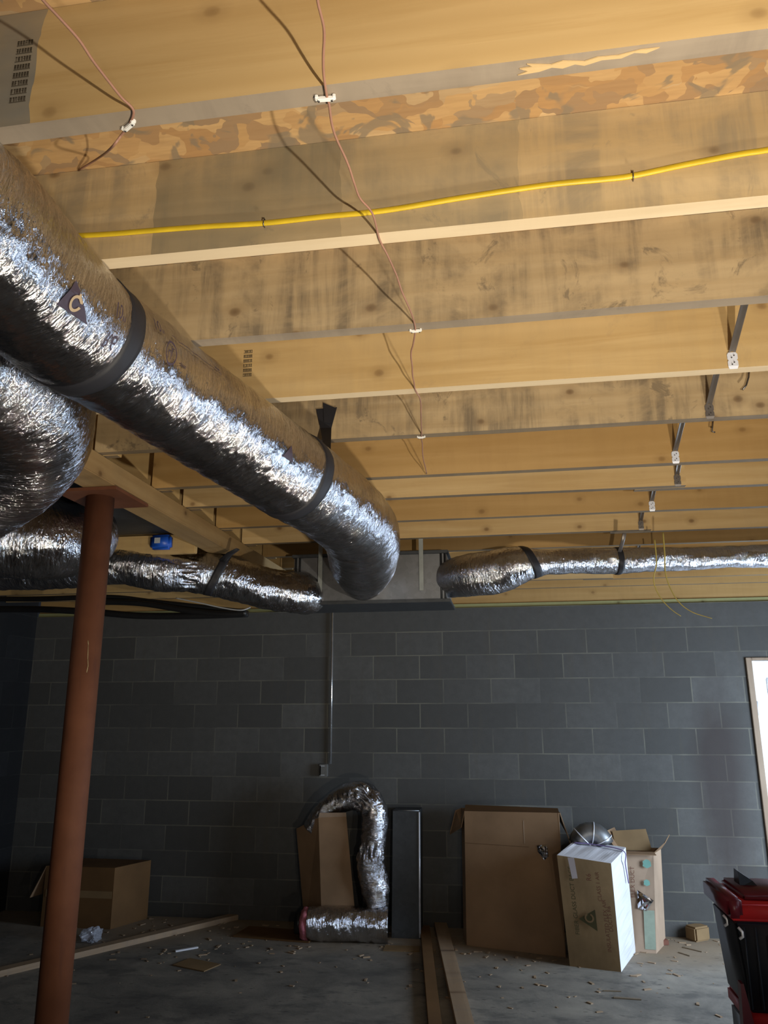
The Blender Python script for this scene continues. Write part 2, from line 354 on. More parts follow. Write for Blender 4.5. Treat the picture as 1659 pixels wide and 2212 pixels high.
M['card_in'] = card('cardboard_inside', (0.30, 0.19, 0.11)); M['card_light'] = card('light_cardboard', (0.46, 0.33, 0.23))
M['card_gold'] = card('golden_cardboard', (0.27, 0.175, 0.085)); M['paper'] = card('white_sack_paper', (0.72, 0.72, 0.76), 0.12)
M['clear_tape'] = plain('pale_packing_tape', (0.60, 0.55, 0.58), 0.25, var=0.05, bump=0)
M['purple'] = plain('purple_stripe_print', (0.16, 0.11, 0.26), 0.5, bump=0)
M['teal'] = plain('teal_print', (0.16, 0.34, 0.28), 0.7, bump=0); M['teal_pale'] = plain('pale_teal_print', (0.28, 0.33, 0.25), 0.7, bump=0)
M['redbrown'] = plain('brown_red_print', (0.17, 0.06, 0.035), 0.7, bump=0); M['green_ink'] = plain('dark_green_print', (0.07, 0.06, 0.02), 0.7, bump=0)
M['tool_black'] = plain('black_tool_chest_plastic', (0.016, 0.019, 0.026), 0.5); M['tool_red'] = plain('red_tool_chest_plastic', (0.50, 0.016, 0.020), 0.5)
M['tool_maroon'] = plain('dark_red_latch_plastic', (0.12, 0.010, 0.018), 0.4)
M['blue'] = plain('blue_outlet_box_plastic', (0.015, 0.09, 0.50), 0.4)
M['label'] = plain('grey_label', (0.42, 0.44, 0.46), 0.6, bump=0)
M['hanger'] = plain('zinc_hanger_strap', (0.34, 0.36, 0.34), 0.4, 0.5)
M['conduit'] = galv('polished_conduit_steel', (0.9, 0.92, 0.95), 0.22)
M['door'] = plain('white_door_paint', (0.80, 0.83, 0.88), 0.35, var=0.03); M['jamb'] = wood('raw_door_jamb', (0.36, 0.27, 0.19), (0.26, 0.18, 0.12), 0.1, axis='z', knots=0.2)
M['dull'] = plain('dark_grey_box_metal', (0.20, 0.20, 0.19), 0.5, 0.3)
def plastic_film():
    t = NT('clear_plastic_film'); t.set(Roughness=0.12); t.b.inputs['Base Color'].default_value = (0.7, 0.74, 0.85, 1); t.b.inputs['Alpha'].default_value = 0.55
    t.b.inputs['Transmission Weight'].default_value = 0.3; return t.m
M['film'] = plastic_film()

# ------------------------------------------------------------------ setting
FZ = -2.55; HB = 0.075; TZ = HB+0.235
XL, XR, YF = -3.87, 3.80, -9.2
def slab(name, m, x0, x1, y0, y1, z0, z1):
    bm = bmesh.new(); box(bm, x0, x1, y0, y1, z0, z1); return tag(obj(name, bm, m), kind='structure')
slab('floor', M['floor'], XL-0.2, XR+0.2, YF-0.2, 0.2, FZ-0.12, FZ)
slab('ceiling', M['osb'], XL-0.2, XR+0.2, YF-0.2, 0.2, TZ, TZ+0.02)
slab('wall_left', M['block_shade'], XL-0.2, XL, YF, 0, FZ, TZ)  # near-black block colour paints in the shade on this wall
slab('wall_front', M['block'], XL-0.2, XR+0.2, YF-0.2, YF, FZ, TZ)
# back wall around the door opening
DX0 = aty(1609, 1421, 0.0).x; DZ = aty(1609, 1421, 0.0).z; DW = 0.98
bm = bmesh.new()
for (a, b, c, d) in ((XL-0.2, DX0, FZ, 0.0), (DX0, DX0+DW, DZ, 0.0), (DX0+DW, XR+0.2, FZ, 0.0)):
    box(bm, a, b, 0.0, 0.2, c, d)
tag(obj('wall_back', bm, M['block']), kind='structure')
bm = bmesh.new()
for (a, b, c, d) in ((YF, -6.1, FZ, TZ), (-6.1, -3.9, FZ, -1.95), (-6.1, -3.9, -0.45, TZ), (-3.9, -2.3, FZ, TZ), (-2.3, -0.8, FZ, -2.3), (-2.3, -0.8, -0.6, TZ), (-0.8, 0.2, FZ, TZ)):
    box(bm, XR, XR+0.2, a, b, c, d)
tag(obj('wall_right', bm, M['block_side']), kind='structure')
slab('trim_1', M['plate'], XL, XR, 0.02, 0.16, 0.0, 0.036)
bm = bmesh.new(); box(bm, XL, XR, 0.035, 0.073, 0.04, TZ); tag(obj('trim_2', bm, M['wood_orange']), kind='structure')

# door: timber frame, panelled slab
door = bpy.data.objects.new('door_1', None); COL.objects.link(door); door.location = (DX0+DW/2, 0.06, FZ); tag(door, kind='structure')
bpy.context.view_layer.update()
bm = bmesh.new()
box(bm, DX0, DX0+0.045, -0.02, 0.16, FZ, DZ, 0.003); box(bm, DX0+DW-0.045, DX0+DW, -0.02, 0.16, FZ, DZ, 0.003); box(bm, DX0+0.045, DX0+DW-0.045, -0.02, 0.16, DZ-0.02, DZ, 0.003)
obj('door_frame', bm, M['jamb'], door)
bm = bmesh.new(); a, b = DX0+0.05, DX0+DW-0.05
box(bm, a, b, 0.05, 0.09, FZ+0.01, DZ-0.022, 0.002)
for (zz0, zz1) in ((FZ+0.18, FZ+0.85), (FZ+1.0, DZ-0.16)):
    for (q0, q1) in ((a+0.11, (a+b)/2-0.05), ((a+b)/2+0.05, b-0.11)): box(bm, q0, q1, 0.040, 0.052, zz0, zz1, 0.008)
obj('door_leaf', bm, M['door'], door)
bm = bmesh.new(); box(bm, a-0.003, a+0.028, 0.022, 0.052, FZ+0.01, DZ-0.022, 0.003); obj('weather_strip', bm, M['white'], door)
bm = bmesh.new()
hz = aty(1632, 1530, 0.02).z
box(bm, a-0.004, a+0.022, 0.008, 0.024, hz-0.05, hz+0.05, 0.002); tube(bm, [(a+0.006, 0.010, hz-0.055), (a+0.006, 0.010, hz+0.055)], 0.008, 12)
obj('hinge', bm, M['galv_bright'], door)

# ------------------------------------------------------------------ floor joists
TH = 0.038
JY = [-5.796, -5.405, -5.018, -4.613, -4.216, -3.731, -3.398, -2.963, -2.548, -2.15, -1.75, -1.35, -0.95, -0.55]   # near faces
LOOK = [('wood_clean', 'edge_grey', 'nearest one, clean yellow face with a chipped grey bottom edge'),
        ('wood_patch', 'edge_pale', 'the one carrying the yellow cable, grey stained face and pale bottom edge'),
        ('wood_dirty', 'edge_grey', 'mildewed brown one next behind the yellow cable'),
        ('wood_clean2', 'edge_pale', 'clean yellow one with black lumber stamps beside the large duct'),
        ('wood_dirty', 'edge_dark', 'dark stained one, fifth from camera, with small white staple'),
        ('wood_orange', 'edge_dark', 'orange one with thick dark bottom edge where the brown wire ends'),
        ('wood_pale', 'edge_dark', 'pale one just behind the end of the brown wire'),
        ('wood_orange', 'edge_dark', 'orange one between the two pale joists above the large duct bend'),
        ('wood_pale', 'edge_dark', 'pale one directly above the sheet metal plenum'),
        ('wood_orange', 'edge_dark', 'orange one whose face shows just above the right-hand duct'),
        ('wood_pale', 'edge_dark', 'pale one seen just below the right-hand duct'),
        ('wood_orange', 'edge_dark', 'orange one two back from the right-hand duct'),
        ('wood_pale', 'edge_dark', 'pale one, next to last before the block wall'),
        ('wood_orange', 'edge_dark', 'last one, closest to the concrete block wall')]
def board(bm, x0, x1, y0, y1, z0, z1, jag=None):
    n = 24; st = []
    for i in range(n+1):
        x = x0+(x1-x0)*i/n
        sag = noise.noise(Vector((x*1.3, y0*5, 3)))*0.0022
        d = [Vector((x, y0, z0+sag)), Vector((x, y1, z0+sag)), Vector((x, y1, z1)), Vector((x, y0, z1))]
        st.append([bm.verts.new(p) for p in d])
    for a, b in zip(st, st[1:]):
        for k in range(4):
            f = bm.faces.new((a[k], b[k], b[(k+1) % 4], a[(k+1) % 4])); f.material_index = 1 if k == 0 else 0
    bm.faces.new(st[0]); bm.faces.new(st[-1][::-1])
    es = [e for e in bm.edges if abs(e.verts[0].co.z-z0) < 0.004 and abs(e.verts[1].co.z-z0) < 0.004 and abs(e.verts[0].co.y-e.verts[1].co.y) < 1e-5]
    bmesh.ops.bevel(bm, geom=es, offset=0.0035, segments=2, affect='EDGES')
    bmesh.ops.recalc_face_normals(bm, faces=bm.faces)
XE = -0.955
JOIST = []
for i, (y, (fm, em, lab)) in enumerate(zip(JY, LOOK)):
    odd = i >= 6 and i % 2 == 0
    xr = 1.35 if odd else XR-0.01
    xl = XL+0.01 if i < 4 else XE
    bm = bmesh.new(); board(bm, xl, xr, y, y+TH, HB, TZ-0.001)
    o = obj('floor_joist', bm, [M[fm], M[em]], None, loc=((xl+xr)/2, y+TH/2, HB)); JOIST.append(o)
    tag(o, 'floor joist, ' + lab, 'joist', 'floor joists under the subfloor')
    if odd:
        bm = bmesh.new(); board(bm, 1.14, XR-0.01, y+TH+0.001, y+2*TH+0.001, HB, TZ-0.001)
        nm = {6: 'lapping the pale joist past the brown wire', 8: 'lapping behind the pale joist above the plenum', 10: 'lapping behind the pale joist under the right-hand duct', 12: 'lapping the last pale joist before the wall'}[i]
        tag(obj('floor_joist', bm, [M['wood_pale' if i < 9 else 'wood_orange'], M['edge_dark']], None, loc=((1.14+XR)/2, y+TH*1.5, HB)), 'wooden right-hand joist length ' + nm, 'joist', 'right-hand joist lengths')
    if i >= 4:
        bm = bmesh.new(); board(bm, XL+0.01, -0.885, y+TH+0.001, y+2*TH+0.001, HB, TZ-0.001)
        tag(obj('floor_joist', bm, [M['wood_clean2'], M['edge_dark']], None, loc=((XL-0.9)/2, y+TH*1.5, HB)), 'wooden joist length left of the beam, its end resting on the beam', 'joist', 'joist lengths left of the beam')

# lumber stamps: rows of small illegible glyph bars inked on the face
def stamp(px, py, y, rows, wm, hm, name='lumber_stamp', parent=None, n=6):
    bm = bmesh.new(); c = aty(px, py, y); rnd = random.Random(int(px))
    for r in range(rows):
        z = c.z - r*hm*1.28
        box(bm, c.x, c.x+wm, y-0.0006, y-0.0001, z-hm*0.48, z-hm*0.36)
        for k in range(n):
            x = c.x + wm*(k+0.12)/n; gw = wm/n*0.72
            for j in range(3):
                if rnd.random() < 0.85: box(bm, x+gw*j*0.36, x+gw*(j*0.36+0.2), y-0.0006, y-0.0001, z-hm*0.30, z+hm*0.36)
            box(bm, x, x+gw*0.9, y-0.0006, y-0.0001, z+hm*0.22, z+hm*0.38)
            if rnd.random() < 0.6: box(bm, x, x+gw*0.8, y-0.0006, y-0.0001, z-0.06*hm, z+0.06*hm)
    return obj(name, bm, M['stampink'], parent)
stamp(527, 760, JY[3], 6, 0.029, 0.0125, parent=JOIST[3])
stamp(38, 95, JY[0], 8, 0.030, 0.0130, parent=JOIST[0])
# splintered chip under the nearest joist
bm = bmesh.new()
pp = [atz(a_, b_, HB-0.0005) for a_, b_ in ((1118, 161), (1140, 152), (1122, 147), (1150, 142), (1138, 137), (1190, 138), (1215, 130), (1262, 131), (1290, 122), (1335, 118), (1382, 106), (1425, 101), (1396, 113), (1370, 112), (1342, 124), (1300, 128), (1262, 140), (1242, 137), (1215, 146), (1192, 144), (1165, 153))]
va = [bm.verts.new(p) for p in pp]; vb = [bm.verts.new(p-Vector((0, 0, 0.002))) for p in pp]
bm.faces.new(va); bm.faces.new(vb[::-1])
for k in range(len(pp)): bm.faces.new((va[k], vb[k], vb[(k+1) % len(pp)], va[(k+1) % len(pp)]))
bmesh.ops.recalc_face_normals(bm, faces=bm.faces)
obj('splintered_chip', bm, M['wood_pale'], JOIST[0])['label'] = 'pale splintered chip'

# ------------------------------------------------------------------ beam, post
bm = bmesh.new(); box(bm, -1.075, -0.935, -8.9, -0.02, -0.015, HB-0.002, 0.004)
tag(obj('support_beam', bm, M['beam'], loc=(-1.0, -4.5, 0.03)), 'long brown timber beam carrying the joist ends above the red post', 'beam')
post = empty('support_post', (-1.055, -3.97, FZ), 'red painted round steel post under the timber beam', 'post')
bm = bmesh.new(); tube(bm, [(-1.055, -3.97, FZ+0.012), (-1.055, -3.97, -0.030)], 0.0555, 40); obj('pipe', bm, M['red'], post, True)
bm = bmesh.new(); hexa(bm, [(-1.19, -4.08, -0.030), (-0.93, -4.08, -0.030), (-0.93, -3.80, -0.030), (-1.19, -3.80, -0.030), (-1.19, -4.08, -0.017), (-0.93, -4.08, -0.017), (-0.93, -3.80, -0.017), (-1.19, -3.80, -0.017)])
obj('cap_plate', bm, M['red'], post)
bm = bmesh.new(); box(bm, -1.16, -0.95, -4.07, -3.87, FZ, FZ+0.012, 0.002); obj('base_plate', bm, M['red'], post)
bm = bmesh.new()
for (a, b, c, d) in ((194, 1378, 200, 1388), (198, 1386, 200, 1420), (200, 1418, 206, 1437), (205, 1434, 197, 1450)):
    p, q = at(a, b, 2.82), at(c, d, 2.82)
    def onpipe(p):
        v = Vector((p.x+1.055, p.y+3.97, 0)); v.normalize(); return Vector((-1.055+v.x*0.0562, -3.97+v.y*0.0562, p.z))
    tube(bm, [onpipe(p), onpipe(q)], [0.004 if b < 1380 else 0.0022, 0.0022], 6, squash=0.3)
obj('scrape', bm, M['scratch'], post)['label'] = 'pale scrape in the paint'

# sheet metal pan nailed under the joists left of the beam
bm = bmesh.new(); p0 = atz(245, 1083, HB-0.012); p1 = atz(330, 1152, HB-0.012)
box(bm, -2.6, -1.085, p0.y-0.35, p1.y, HB-0.014, HB-0.002, 0.002)
tag(obj('joist_pan', bm, M['galv_dark'], loc=(-1.8, -3.1, HB-0.008)), 'dark grey sheet metal pan nailed under joists left of the beam', 'sheet metal')
# board hung below with the blue box
by = p1.y+0.03
bz0 = aty(330, 1197, by).z
bm = bmesh.new(); box(bm, -2.6, -1.085, by, by+0.038, bz0, HB-0.016, 0.003)
nb = tag(obj('nailing_board', bm, M['wood_clean2'], loc=(-1.8, by, bz0)), 'short pine board behind the blue outlet box, left of the beam', 'board')
a = aty(328, 1157, by-0.03); b = aty(369, 1186, by-0.03)
ob = empty('outlet_box', ((a.x+b.x)/2, by, (a.z+b.z)/2), 'blue plastic outlet box with small grey label nailed to the board', 'outlet box')
bm = bmesh.new(); box(bm, a.x, b.x, by-0.05, by-0.001, b.z, a.z, 0.012); obb = obj('box_body', bm, M['blue'], ob, True)
bm = bmesh.new(); cx, cz = a.x+(b.x-a.x)*0.38, a.z+(b.z-a.z)*0.42; box(bm, cx-0.016, cx+0.016, by-0.052, by-0.0495, cz-0.015, cz+0.015); obj('box_label', bm, M['label'], obb)

# ------------------------------------------------------------------ insulated ducts
def duct(pts3, rads, name, mat, seg=128, step=0.005, amp=1.0, seed=0, parent=None, caps=False, squashz=1.0, pinch=()):
    n = 12
    P = catmull(pts3, n); Rr = catmull1(rads, n)
    P, Rr, L = resample(P, Rr, step)
    fr = frames(P); bm = bmesh.new(); uvl = bm.loops.layers.uv.new('UVMap'); rings = []
    for i, (p, r, (t, nn, b)) in enumerate(zip(P, Rr, fr)):
        s = L*i/(len(P)-1); ring = []
        pin = 0.0
        for (ps, pw, pa) in pinch:
            q = (s-ps*L)/pw; pin += pa*math.exp(-q*q)
        for k in range(seg):
            a = 2*PI*k/seg; ca, sa = math.cos(a), math.sin(a)
            x = Vector((ca*2.2, sa*2.2, s*26+seed)); y = Vector((ca*1.0, sa*1.0, s*5+seed*3)); z = Vector((ca*5, sa*5, s*60+seed*5))
            d = noise.noise(x)*0.0034 + noise.noise(y)*0.007 + noise.ridged_multi_fractal(z, 0.9, 2.0, 3, 1.0, 2.0)*0.0011
            d += abs(pin)*10*noise.noise(Vector((ca*7, sa*7, s*14+seed)))*0.02
            rr = r*(1-pin) + d*amp
            ring.append(bm.verts.new(p + (nn*ca*squashz + b*sa)*rr))
        rings.append(ring)
    for i, (a, c) in enumerate(zip(rings, rings[1:])):
        s0, s1 = L*i/(len(P)-1), L*(i+1)/(len(P)-1)
        for k in range(seg):
            f = bm.faces.new((a[k], a[(k+1) % seg], c[(k+1) % seg], c[k])); f.smooth = True
            cir = 2*PI*Rr[i]
            for lp, (u, v) in zip(f.loops, ((k/seg*cir, s0), ((k+1)/seg*cir, s0), ((k+1)/seg*cir, s1), (k/seg*cir, s1))): lp[uvl].uv = (u+seed, v+seed)
    if caps: bm.faces.new(rings[0][::-1]); bm.faces.new(rings[-1])
    bmesh.ops.recalc_face_normals(bm, faces=bm.faces)
    bvh = BVHTree.FromBMesh(bm); o = obj(name, bm, mat, parent)
    return o, dict(P=P, R=Rr, fr=fr, L=L, bvh=bvh)
def band(D, px, py, width, parent, mat=None, name='tape_strap', grow=0.004, tilt=0.0, seg=72):
    # tape wrapped once round the duct at the sample nearest to the given line of sight
    v = ray(px, py).normalized(); best = min(range(4, len(D['P'])-4), key=lambda i: ((D['P'][i]-CAM) - v*(D['P'][i]-CAM).dot(v)).length)
    p, r, (t, n, b) = D['P'][best], D['R'][best], D['fr'][best]
    bm = bmesh.new(); R2 = []
    for j, (o, g) in enumerate(((-width/2, -0.004), (-width/2, 0.002), (-width/4, 0.0025), (0, 0.003), (width/4, 0.0025), (width/2, 0.002), (width/2, -0.004))):
        R2.append([bm.verts.new(skin_pt(D, p + t*(o + tilt*r*math.cos(2*PI*k/seg)), n*math.cos(2*PI*k/seg)+b*math.sin(2*PI*k/seg), r, g)) for k in range(seg)])
    for a, c in zip(R2, R2[1:]):
        for k in range(seg): bm.faces.new((a[k], a[(k+1) % seg], c[(k+1) % seg], c[k])).smooth = True
    bmesh.ops.recalc_face_normals(bm, faces=bm.faces)
    return obj(name, bm, mat or M['tape'], parent), p, r
def fine_tri(P, n=14):
    (ax, ay), (bx, by_), (cx_, cy_) = P; V = []; idx = {}; Fc = []
    for i in range(n+1):
        for j in range(n+1-i):
            k = n-i-j; idx[(i, j)] = len(V); V.append(((ax*i+bx*j+cx_*k)/n, (ay*i+by_*j+cy_*k)/n))
    for i in range(n):
        for j in range(n-i):
            Fc.append((idx[(i, j)], idx[(i+1, j)], idx[(i, j+1)]))
            if (i+1, j+1) in idx: Fc.append((idx[(i+1, j)], idx[(i+1, j+1)], idx[(i, j+1)]))
    return V, Fc
def skin_pt(D, p, d, r, off):
    h = D['bvh'].ray_cast(p + d*(r+0.06), -d, 0.09)
    return (h[0] if h[0] else p + d*r) + d*off
def wrap_px(D, poly, name, mat, parent, off=0.002, n=12):
    # triangle drawn on the jacket, given by three sight lines
    pts = []
    for (px, py) in poly:
        h = D['bvh'].ray_cast(CAM, ray(px, py).normalized()); pts.append(h[0])
    V, Fc = fine_tri([(1, 0), (0, 1), (0, 0)], n); bm = bmesh.new(); vs = []
    for (a, b) in V:
        q = pts[0]*a + pts[1]*b + pts[2]*(1-a-b); h = D['bvh'].find_nearest(q); nrm = (CAM-h[0]).normalized(); vs.append(bm.verts.new(h[0] + nrm*off*1.5))
    for q in Fc: bm.faces.new([vs[k] for k in q])
    return obj(name, bm, mat, parent)
def place_on(D, px, py):
    # where a sight line meets the duct: sample index, angle
    best = None; v = ray(px, py)
    for i in range(0, len(D['P']), 2):
        p, r, (t, n, b) = D['P'][i], D['R'][i], D['fr'][i]
        for k in range(0, 180):
            a = 2*PI*k/180; q = p + (n*math.cos(a)+b*math.sin(a))*r
            if (n*math.cos(a)+b*math.sin(a)).dot(q-CAM) > 0: continue
            w_ = q-CAM; d = (w_ - v*(w_.dot(v)/v.dot(v))).length/w_.length
            if best is None or d < best[0]: best = (d, i, a)
    return best[1], best[2]
def wrap(D, px, py, verts2, faces, name, mat, parent, rot=0.0, off=0.0055):
    # flat artwork (metres) laid onto the duct surface; x runs along the duct
    i0, a0 = place_on(D, px, py); ds = D['L']/(len(D['P'])-1); r0 = D['R'][i0]; bm = bmesh.new(); vs = []
    cr, sr = math.cos(rot), math.sin(rot)
    for (x, y) in verts2:
        x, y = x*cr-y*sr, x*sr+y*cr
        i = i0 + x/ds; ii = max(0, min(len(D['P'])-2, int(math.floor(i)))); f = i-ii
        a = a0 + y/r0; p = D['P'][ii].lerp(D['P'][ii+1], f); r = D['R'][ii]; t, n, b = D['fr'][ii]
        vs.append(bm.verts.new(skin_pt(D, p, n*math.cos(a)+b*math.sin(a), r, off-0.0035)))
    for q in faces:
        try: bm.faces.new([vs[k] for k in q])
        except ValueError: pass
    return obj(name, bm, mat, parent)
def text_mesh(s, size):
    cu = bpy.data.curves.new('t', 'FONT'); cu.body = s; cu.size = size; cu.align_x = 'CENTER'; cu.align_y = 'CENTER'
    o = bpy.data.objects.new('t', cu); COL.objects.link(o); dg = bpy.context.evaluated_depsgraph_get(); me = o.evaluated_get(dg).to_mesh()
    V = [(v.co.x, v.co.y) for v in me.vertices]; Fc = [tuple(p.vertices) for p in me.polygons]
    o.evaluated_get(dg).to_mesh_clear(); bpy.data.objects.remove(o); bpy.data.curves.remove(cu); return V, Fc
def ring2(r0, r1, n=40, cx=0, cy=0, a0=0, a1=2*PI):
    V = []; Fc = []
    for k in range(n+1):
        a = a0+(a1-a0)*k/n; V += [(cx+r0*math.cos(a), cy+r0*math.sin(a)), (cx+r1*math.cos(a), cy+r1*math.sin(a))]
        if k: Fc.append((2*k-2, 2*k-1, 2*k+1, 2*k))
    return V, Fc
def rect2(x0, x1, y0, y1, n=10):
    V = []; Fc = []
    for k in range(n+1):
        x = x0+(x1-x0)*k/n; V += [(x, y0), (x, y1)]
        if k: Fc.append((2*k-2, 2*k, 2*k+1, 2*k-1))
    return V, Fc
def join2(*L):
    V, Fc = [], []
    for v, f in L:
        o = len(V); V += v; Fc += [tuple(i+o for i in q) for q in f]
    return V, Fc

# -- plenum
PY = -2.50
a = aty(636, 1205, PY); b = aty(966, 1294, PY)
PX0, PX1, PZ0, PZ1 = a.x, b.x, b.z, a.z
plen = empty('duct_plenum', ((PX0+PX1)/2, PY+0.18, PZ0), 'galvanized sheet metal plenum box where the foil ducts meet', 'plenum')
bm = bmesh.new(); box(bm, PX0, PX1, PY, PY+0.36, PZ0, PZ1, 0.004); obj('plenum_body', bm, M['galv'], plen)
bm = bmesh.new()
for x in (PX0+0.012, PX0+0.035, PX1-0.03, PX1-0.008): tube(bm, [(x, PY-0.004, PZ0+0.003), (x, PY-0.004, PZ1-0.003)], 0.006, 8)
box(bm, PX0-0.012, PX1+0.012, PY-0.012, PY+0.37, PZ1-0.002, PZ1+0.016, 0.003)
box(bm, PX0-0.02, PX1+0.02, PY-0.014, PY+0.37, PZ0-0.016, PZ0+0.002, 0.003)
obj('seam_flange', bm, M['galv_dark'], plen)
for px in (693, 910):
    x = aty(px, 1210, PY-0.006).x
    bm = bmesh.new(); box(bm, x-0.012, x+0.012, PY-0.0165, PY-0.0145, PZ0+0.05, HB+0.03); 
    for zz in (PZ1-0.03, PZ1-0.09): tube(bm, [(x, PY-0.02, zz), (x, PY-0.0145, zz)], 0.005, 8)
    obj('hanger_strap', bm, M['hanger'], plen)['label'] = 'pale perforated hanger strap'
# -- large duct coming from above the camera to the plenum
dA = empty('insulated_duct', at(400, 880, 2.1), 'largest foil wrapped flexible duct running overhead to the plenum front', 'duct')
mA, DA = duct([at(-330, 300, 1.20), at(-90, 470, 1.36), at(165, 708, 1.70), at(400, 870, 2.08), at(640, 1035, 2.50), at(735, 1100, 2.85), at(778, 1150, 3.25), at(785, 1205, 3.75), aty(785, 1245, PY-0.01)],
              [0.142, 0.143, 0.141, 0.143, 0.143, 0.147, 0.160, 0.165, 0.135], 'foil_jacket', M['foil'], seg=150, step=0.0045, seed=1, parent=dA, pinch=((0.90, 0.06, 0.10), (0.955, 0.03, 0.06)))
band(DA, 184, 712, 0.05, dA)
st2 = band(DA, 628, 1024, 0.05, dA)
# tape tail stapled to the joist face above
bm = bmesh.new(); t0, t1 = aty(707, 880, JY[4]-0.004), aty(703, 935, JY[4]-0.004)
q = [aty(683, 884, JY[4]-0.003), aty(728, 880, JY[4]-0.006), aty(716, 925, JY[4]-0.012), aty(692, 925, JY[4]-0.012)]
e = [at(714, 985, 2.52), at(702, 985, 2.52)]
V = [bm.verts.new(p) for p in (q[0], q[1], q[2], q[3])]; bm.faces.new(V)
v2 = [bm.verts.new(p) for p in (e[0], e[1])]; bm.faces.new((V[3], V[2], v2[0], v2[1]))
q2 = [aty(698, 870, JY[4]-0.0045), aty(722, 880, JY[4]-0.0045), aty(714, 915, JY[4]-0.014), aty(700, 912, JY[4]-0.014)]
bm.faces.new([bm.verts.new(p) for p in q2])
bm.normal_update(); bmesh.ops.solidify(bm, geom=bm.faces[:], thickness=0.0015)
obj('tape_tail', bm, M['tape'], dA)
# print on the jacket
V, Fc = join2(ring2(0.0150, 0.0182), *[(lambda m, ox, oy: ([(x+ox, y+oy) for x, y in m[0]], m[1]))(text_mesh(c, 0.019), ox, oy) for c, ox, oy in (('U', -0.005, 0.003), ('L', 0.005, -0.003))])
V = [(x*1.15, y*1.6) for x, y in V]; wrap(DA, 369, 764, V, Fc, 'approval_mark', M['ink'], dA, off=0.0085)['label'] = 'UL mark in a circle'
V, Fc = join2(rect2(-0.03, 0.20, 0.0, 0.0012, 40), rect2(0.17, 0.19, -0.006, -0.003)); V = [(x, y*1.8) for x, y in V]; wrap(DA, 382, 735, V, Fc, 'print_line', M['ink'], dA, off=0.008)
V, Fc = join2(rect2(-0.014, 0.014, -0.0035, -0.0015), rect2(-0.012, 0.012, 0.0008, 0.003)); wrap(DA, 393, 790, V, Fc, 'small_print', M['ink'], dA)
tri = ([(-0.052, -0.03), (0.052, -0.03), (0.0, 0.062)], [(0, 1, 2)])
M['ink_tan'] = plain('tan_print', (0.42, 0.31, 0.18), 0.5, bump=0)
wrap_px(DA, [(165, 605), (122, 657), (189, 702)], 'triangle_logo', M['ink'], dA)
V, Fc = join2(ring2(0.0105, 0.0165, 30, 0, 0, 0.9, 6.6), ring2(0.0095, 0.0155, 16, 0.024, -0.006, 2.2, 3.9)); wrap(DA, 158, 651, V, Fc, 'logo_loop', M['ink_tan'], dA, rot=-0.9, off=0.0075)
wrap_px(DA, [(630, 962), (610, 985), (633, 1000)], 'triangle_logo', M['ink'], dA, n=6)
for px, py, s, z_ in ((255, 672, '10"', 0.022), (232, 735, 'R6', 0.024), (340, 705, '10"', 0.02)):
    V, Fc = text_mesh(s, z_*1.5); V = [(x, y*1.3) for x, y in V]; wrap(DA, px, py, V, Fc, 'size_print', M['ink'], dA, rot=-0.15, off=0.0085)

# -- duct bending down beside the large one at far left
dC = empty('insulated_duct', at(40, 900, 1.95), 'thick foil duct bulging at the left edge below the largest duct', 'duct')
duct([at(-620, 700, 1.5), at(-300, 720, 1.62), at(-70, 770, 1.82), at(38, 870, 2.02), at(30, 985, 2.25), at(-90, 1085, 2.5), at(-260, 1130, 2.8)], [0.17, 0.17, 0.175, 0.188, 0.175, 0.155, 0.15], 'foil_jacket', M['foil2'], seg=140, step=0.0055, seed=11, amp=1.2, parent=dC, pinch=((0.86, 0.05, 0.05),))
dE = empty('insulated_duct', at(60, 1165, 3.2), 'foil duct passing behind the red post near its top', 'duct')
duct([at(-380, 1110, 3.0), at(-150, 1140, 3.1), at(0, 1160, 3.2), at(110, 1168, 3.28), at(175, 1160, 3.45), at(188, 1150, 3.8)], [0.15, 0.155, 0.165, 0.165, 0.15, 0.13], 'foil_jacket', M['foil2'], seg=120, step=0.006, seed=23, amp=1.5, parent=dE, caps=True)
# -- duct from the plenum to the left, and the one to the right
dB = empty('insulated_duct', at(450, 1240, 4.3), 'dark foil duct leaving the left side of the plenum', 'duct')
mB, DB = duct([at(-420, 1225, 4.5), at(-100, 1232, 4.4), at(120, 1228, 4.3), at(260, 1222, 4.25), at(350, 1232, 4.25), at(460, 1240, 4.3), at(560, 1268, 4.35), at(655, 1282, 4.42), Vector((PX0+0.02, PY+0.16, PZ0+0.07))],
     [0.115, 0.115, 0.11, 0.10, 0.115, 0.115, 0.115, 0.115, 0.10], 'foil_jacket', M['foil2'], seg=110, step=0.0065, seed=31, amp=1.6, parent=dB, pinch=((0.74, 0.05, 0.06),))
band(DB, 470, 1242, 0.045, dB, tilt=0.25)
bm = bmesh.new(); tube(bm, [at(480, 1212, 4.2), at(497, 1196, 4.15), at(514, 1186, 4.1)], [0.022, 0.018, 0.012], 8, squash=0.25); obj('tape_tail', bm, M['tape'], dB)
dD = empty('insulated_duct', at(1300, 1205, 4.3), 'long foil duct running right from the plenum under the joists', 'duct')
mD, DD = duct([Vector((PX1-0.02, PY+0.15, (PZ0+PZ1)/2)), at(1010, 1243, 4.22), at(1065, 1236, 4.15), at(1125, 1220, 4.1), at(1190, 1214, 4.1), at(1330, 1211, 4.12), at(1480, 1206, 4.14), at(1659, 1201, 4.16), at(1900, 1194, 4.2)],
     [0.10, 0.115, 0.118, 0.098, 0.066, 0.067, 0.060, 0.058, 0.058], 'foil_jacket', M['foil2'], seg=110, step=0.006, seed=41, amp=1.0, parent=dD)
band(DD, 1146, 1217, 0.045, dD, tilt=-0.35, grow=0.01); band(DD, 1333, 1212, 0.03, dD, grow=0.006)
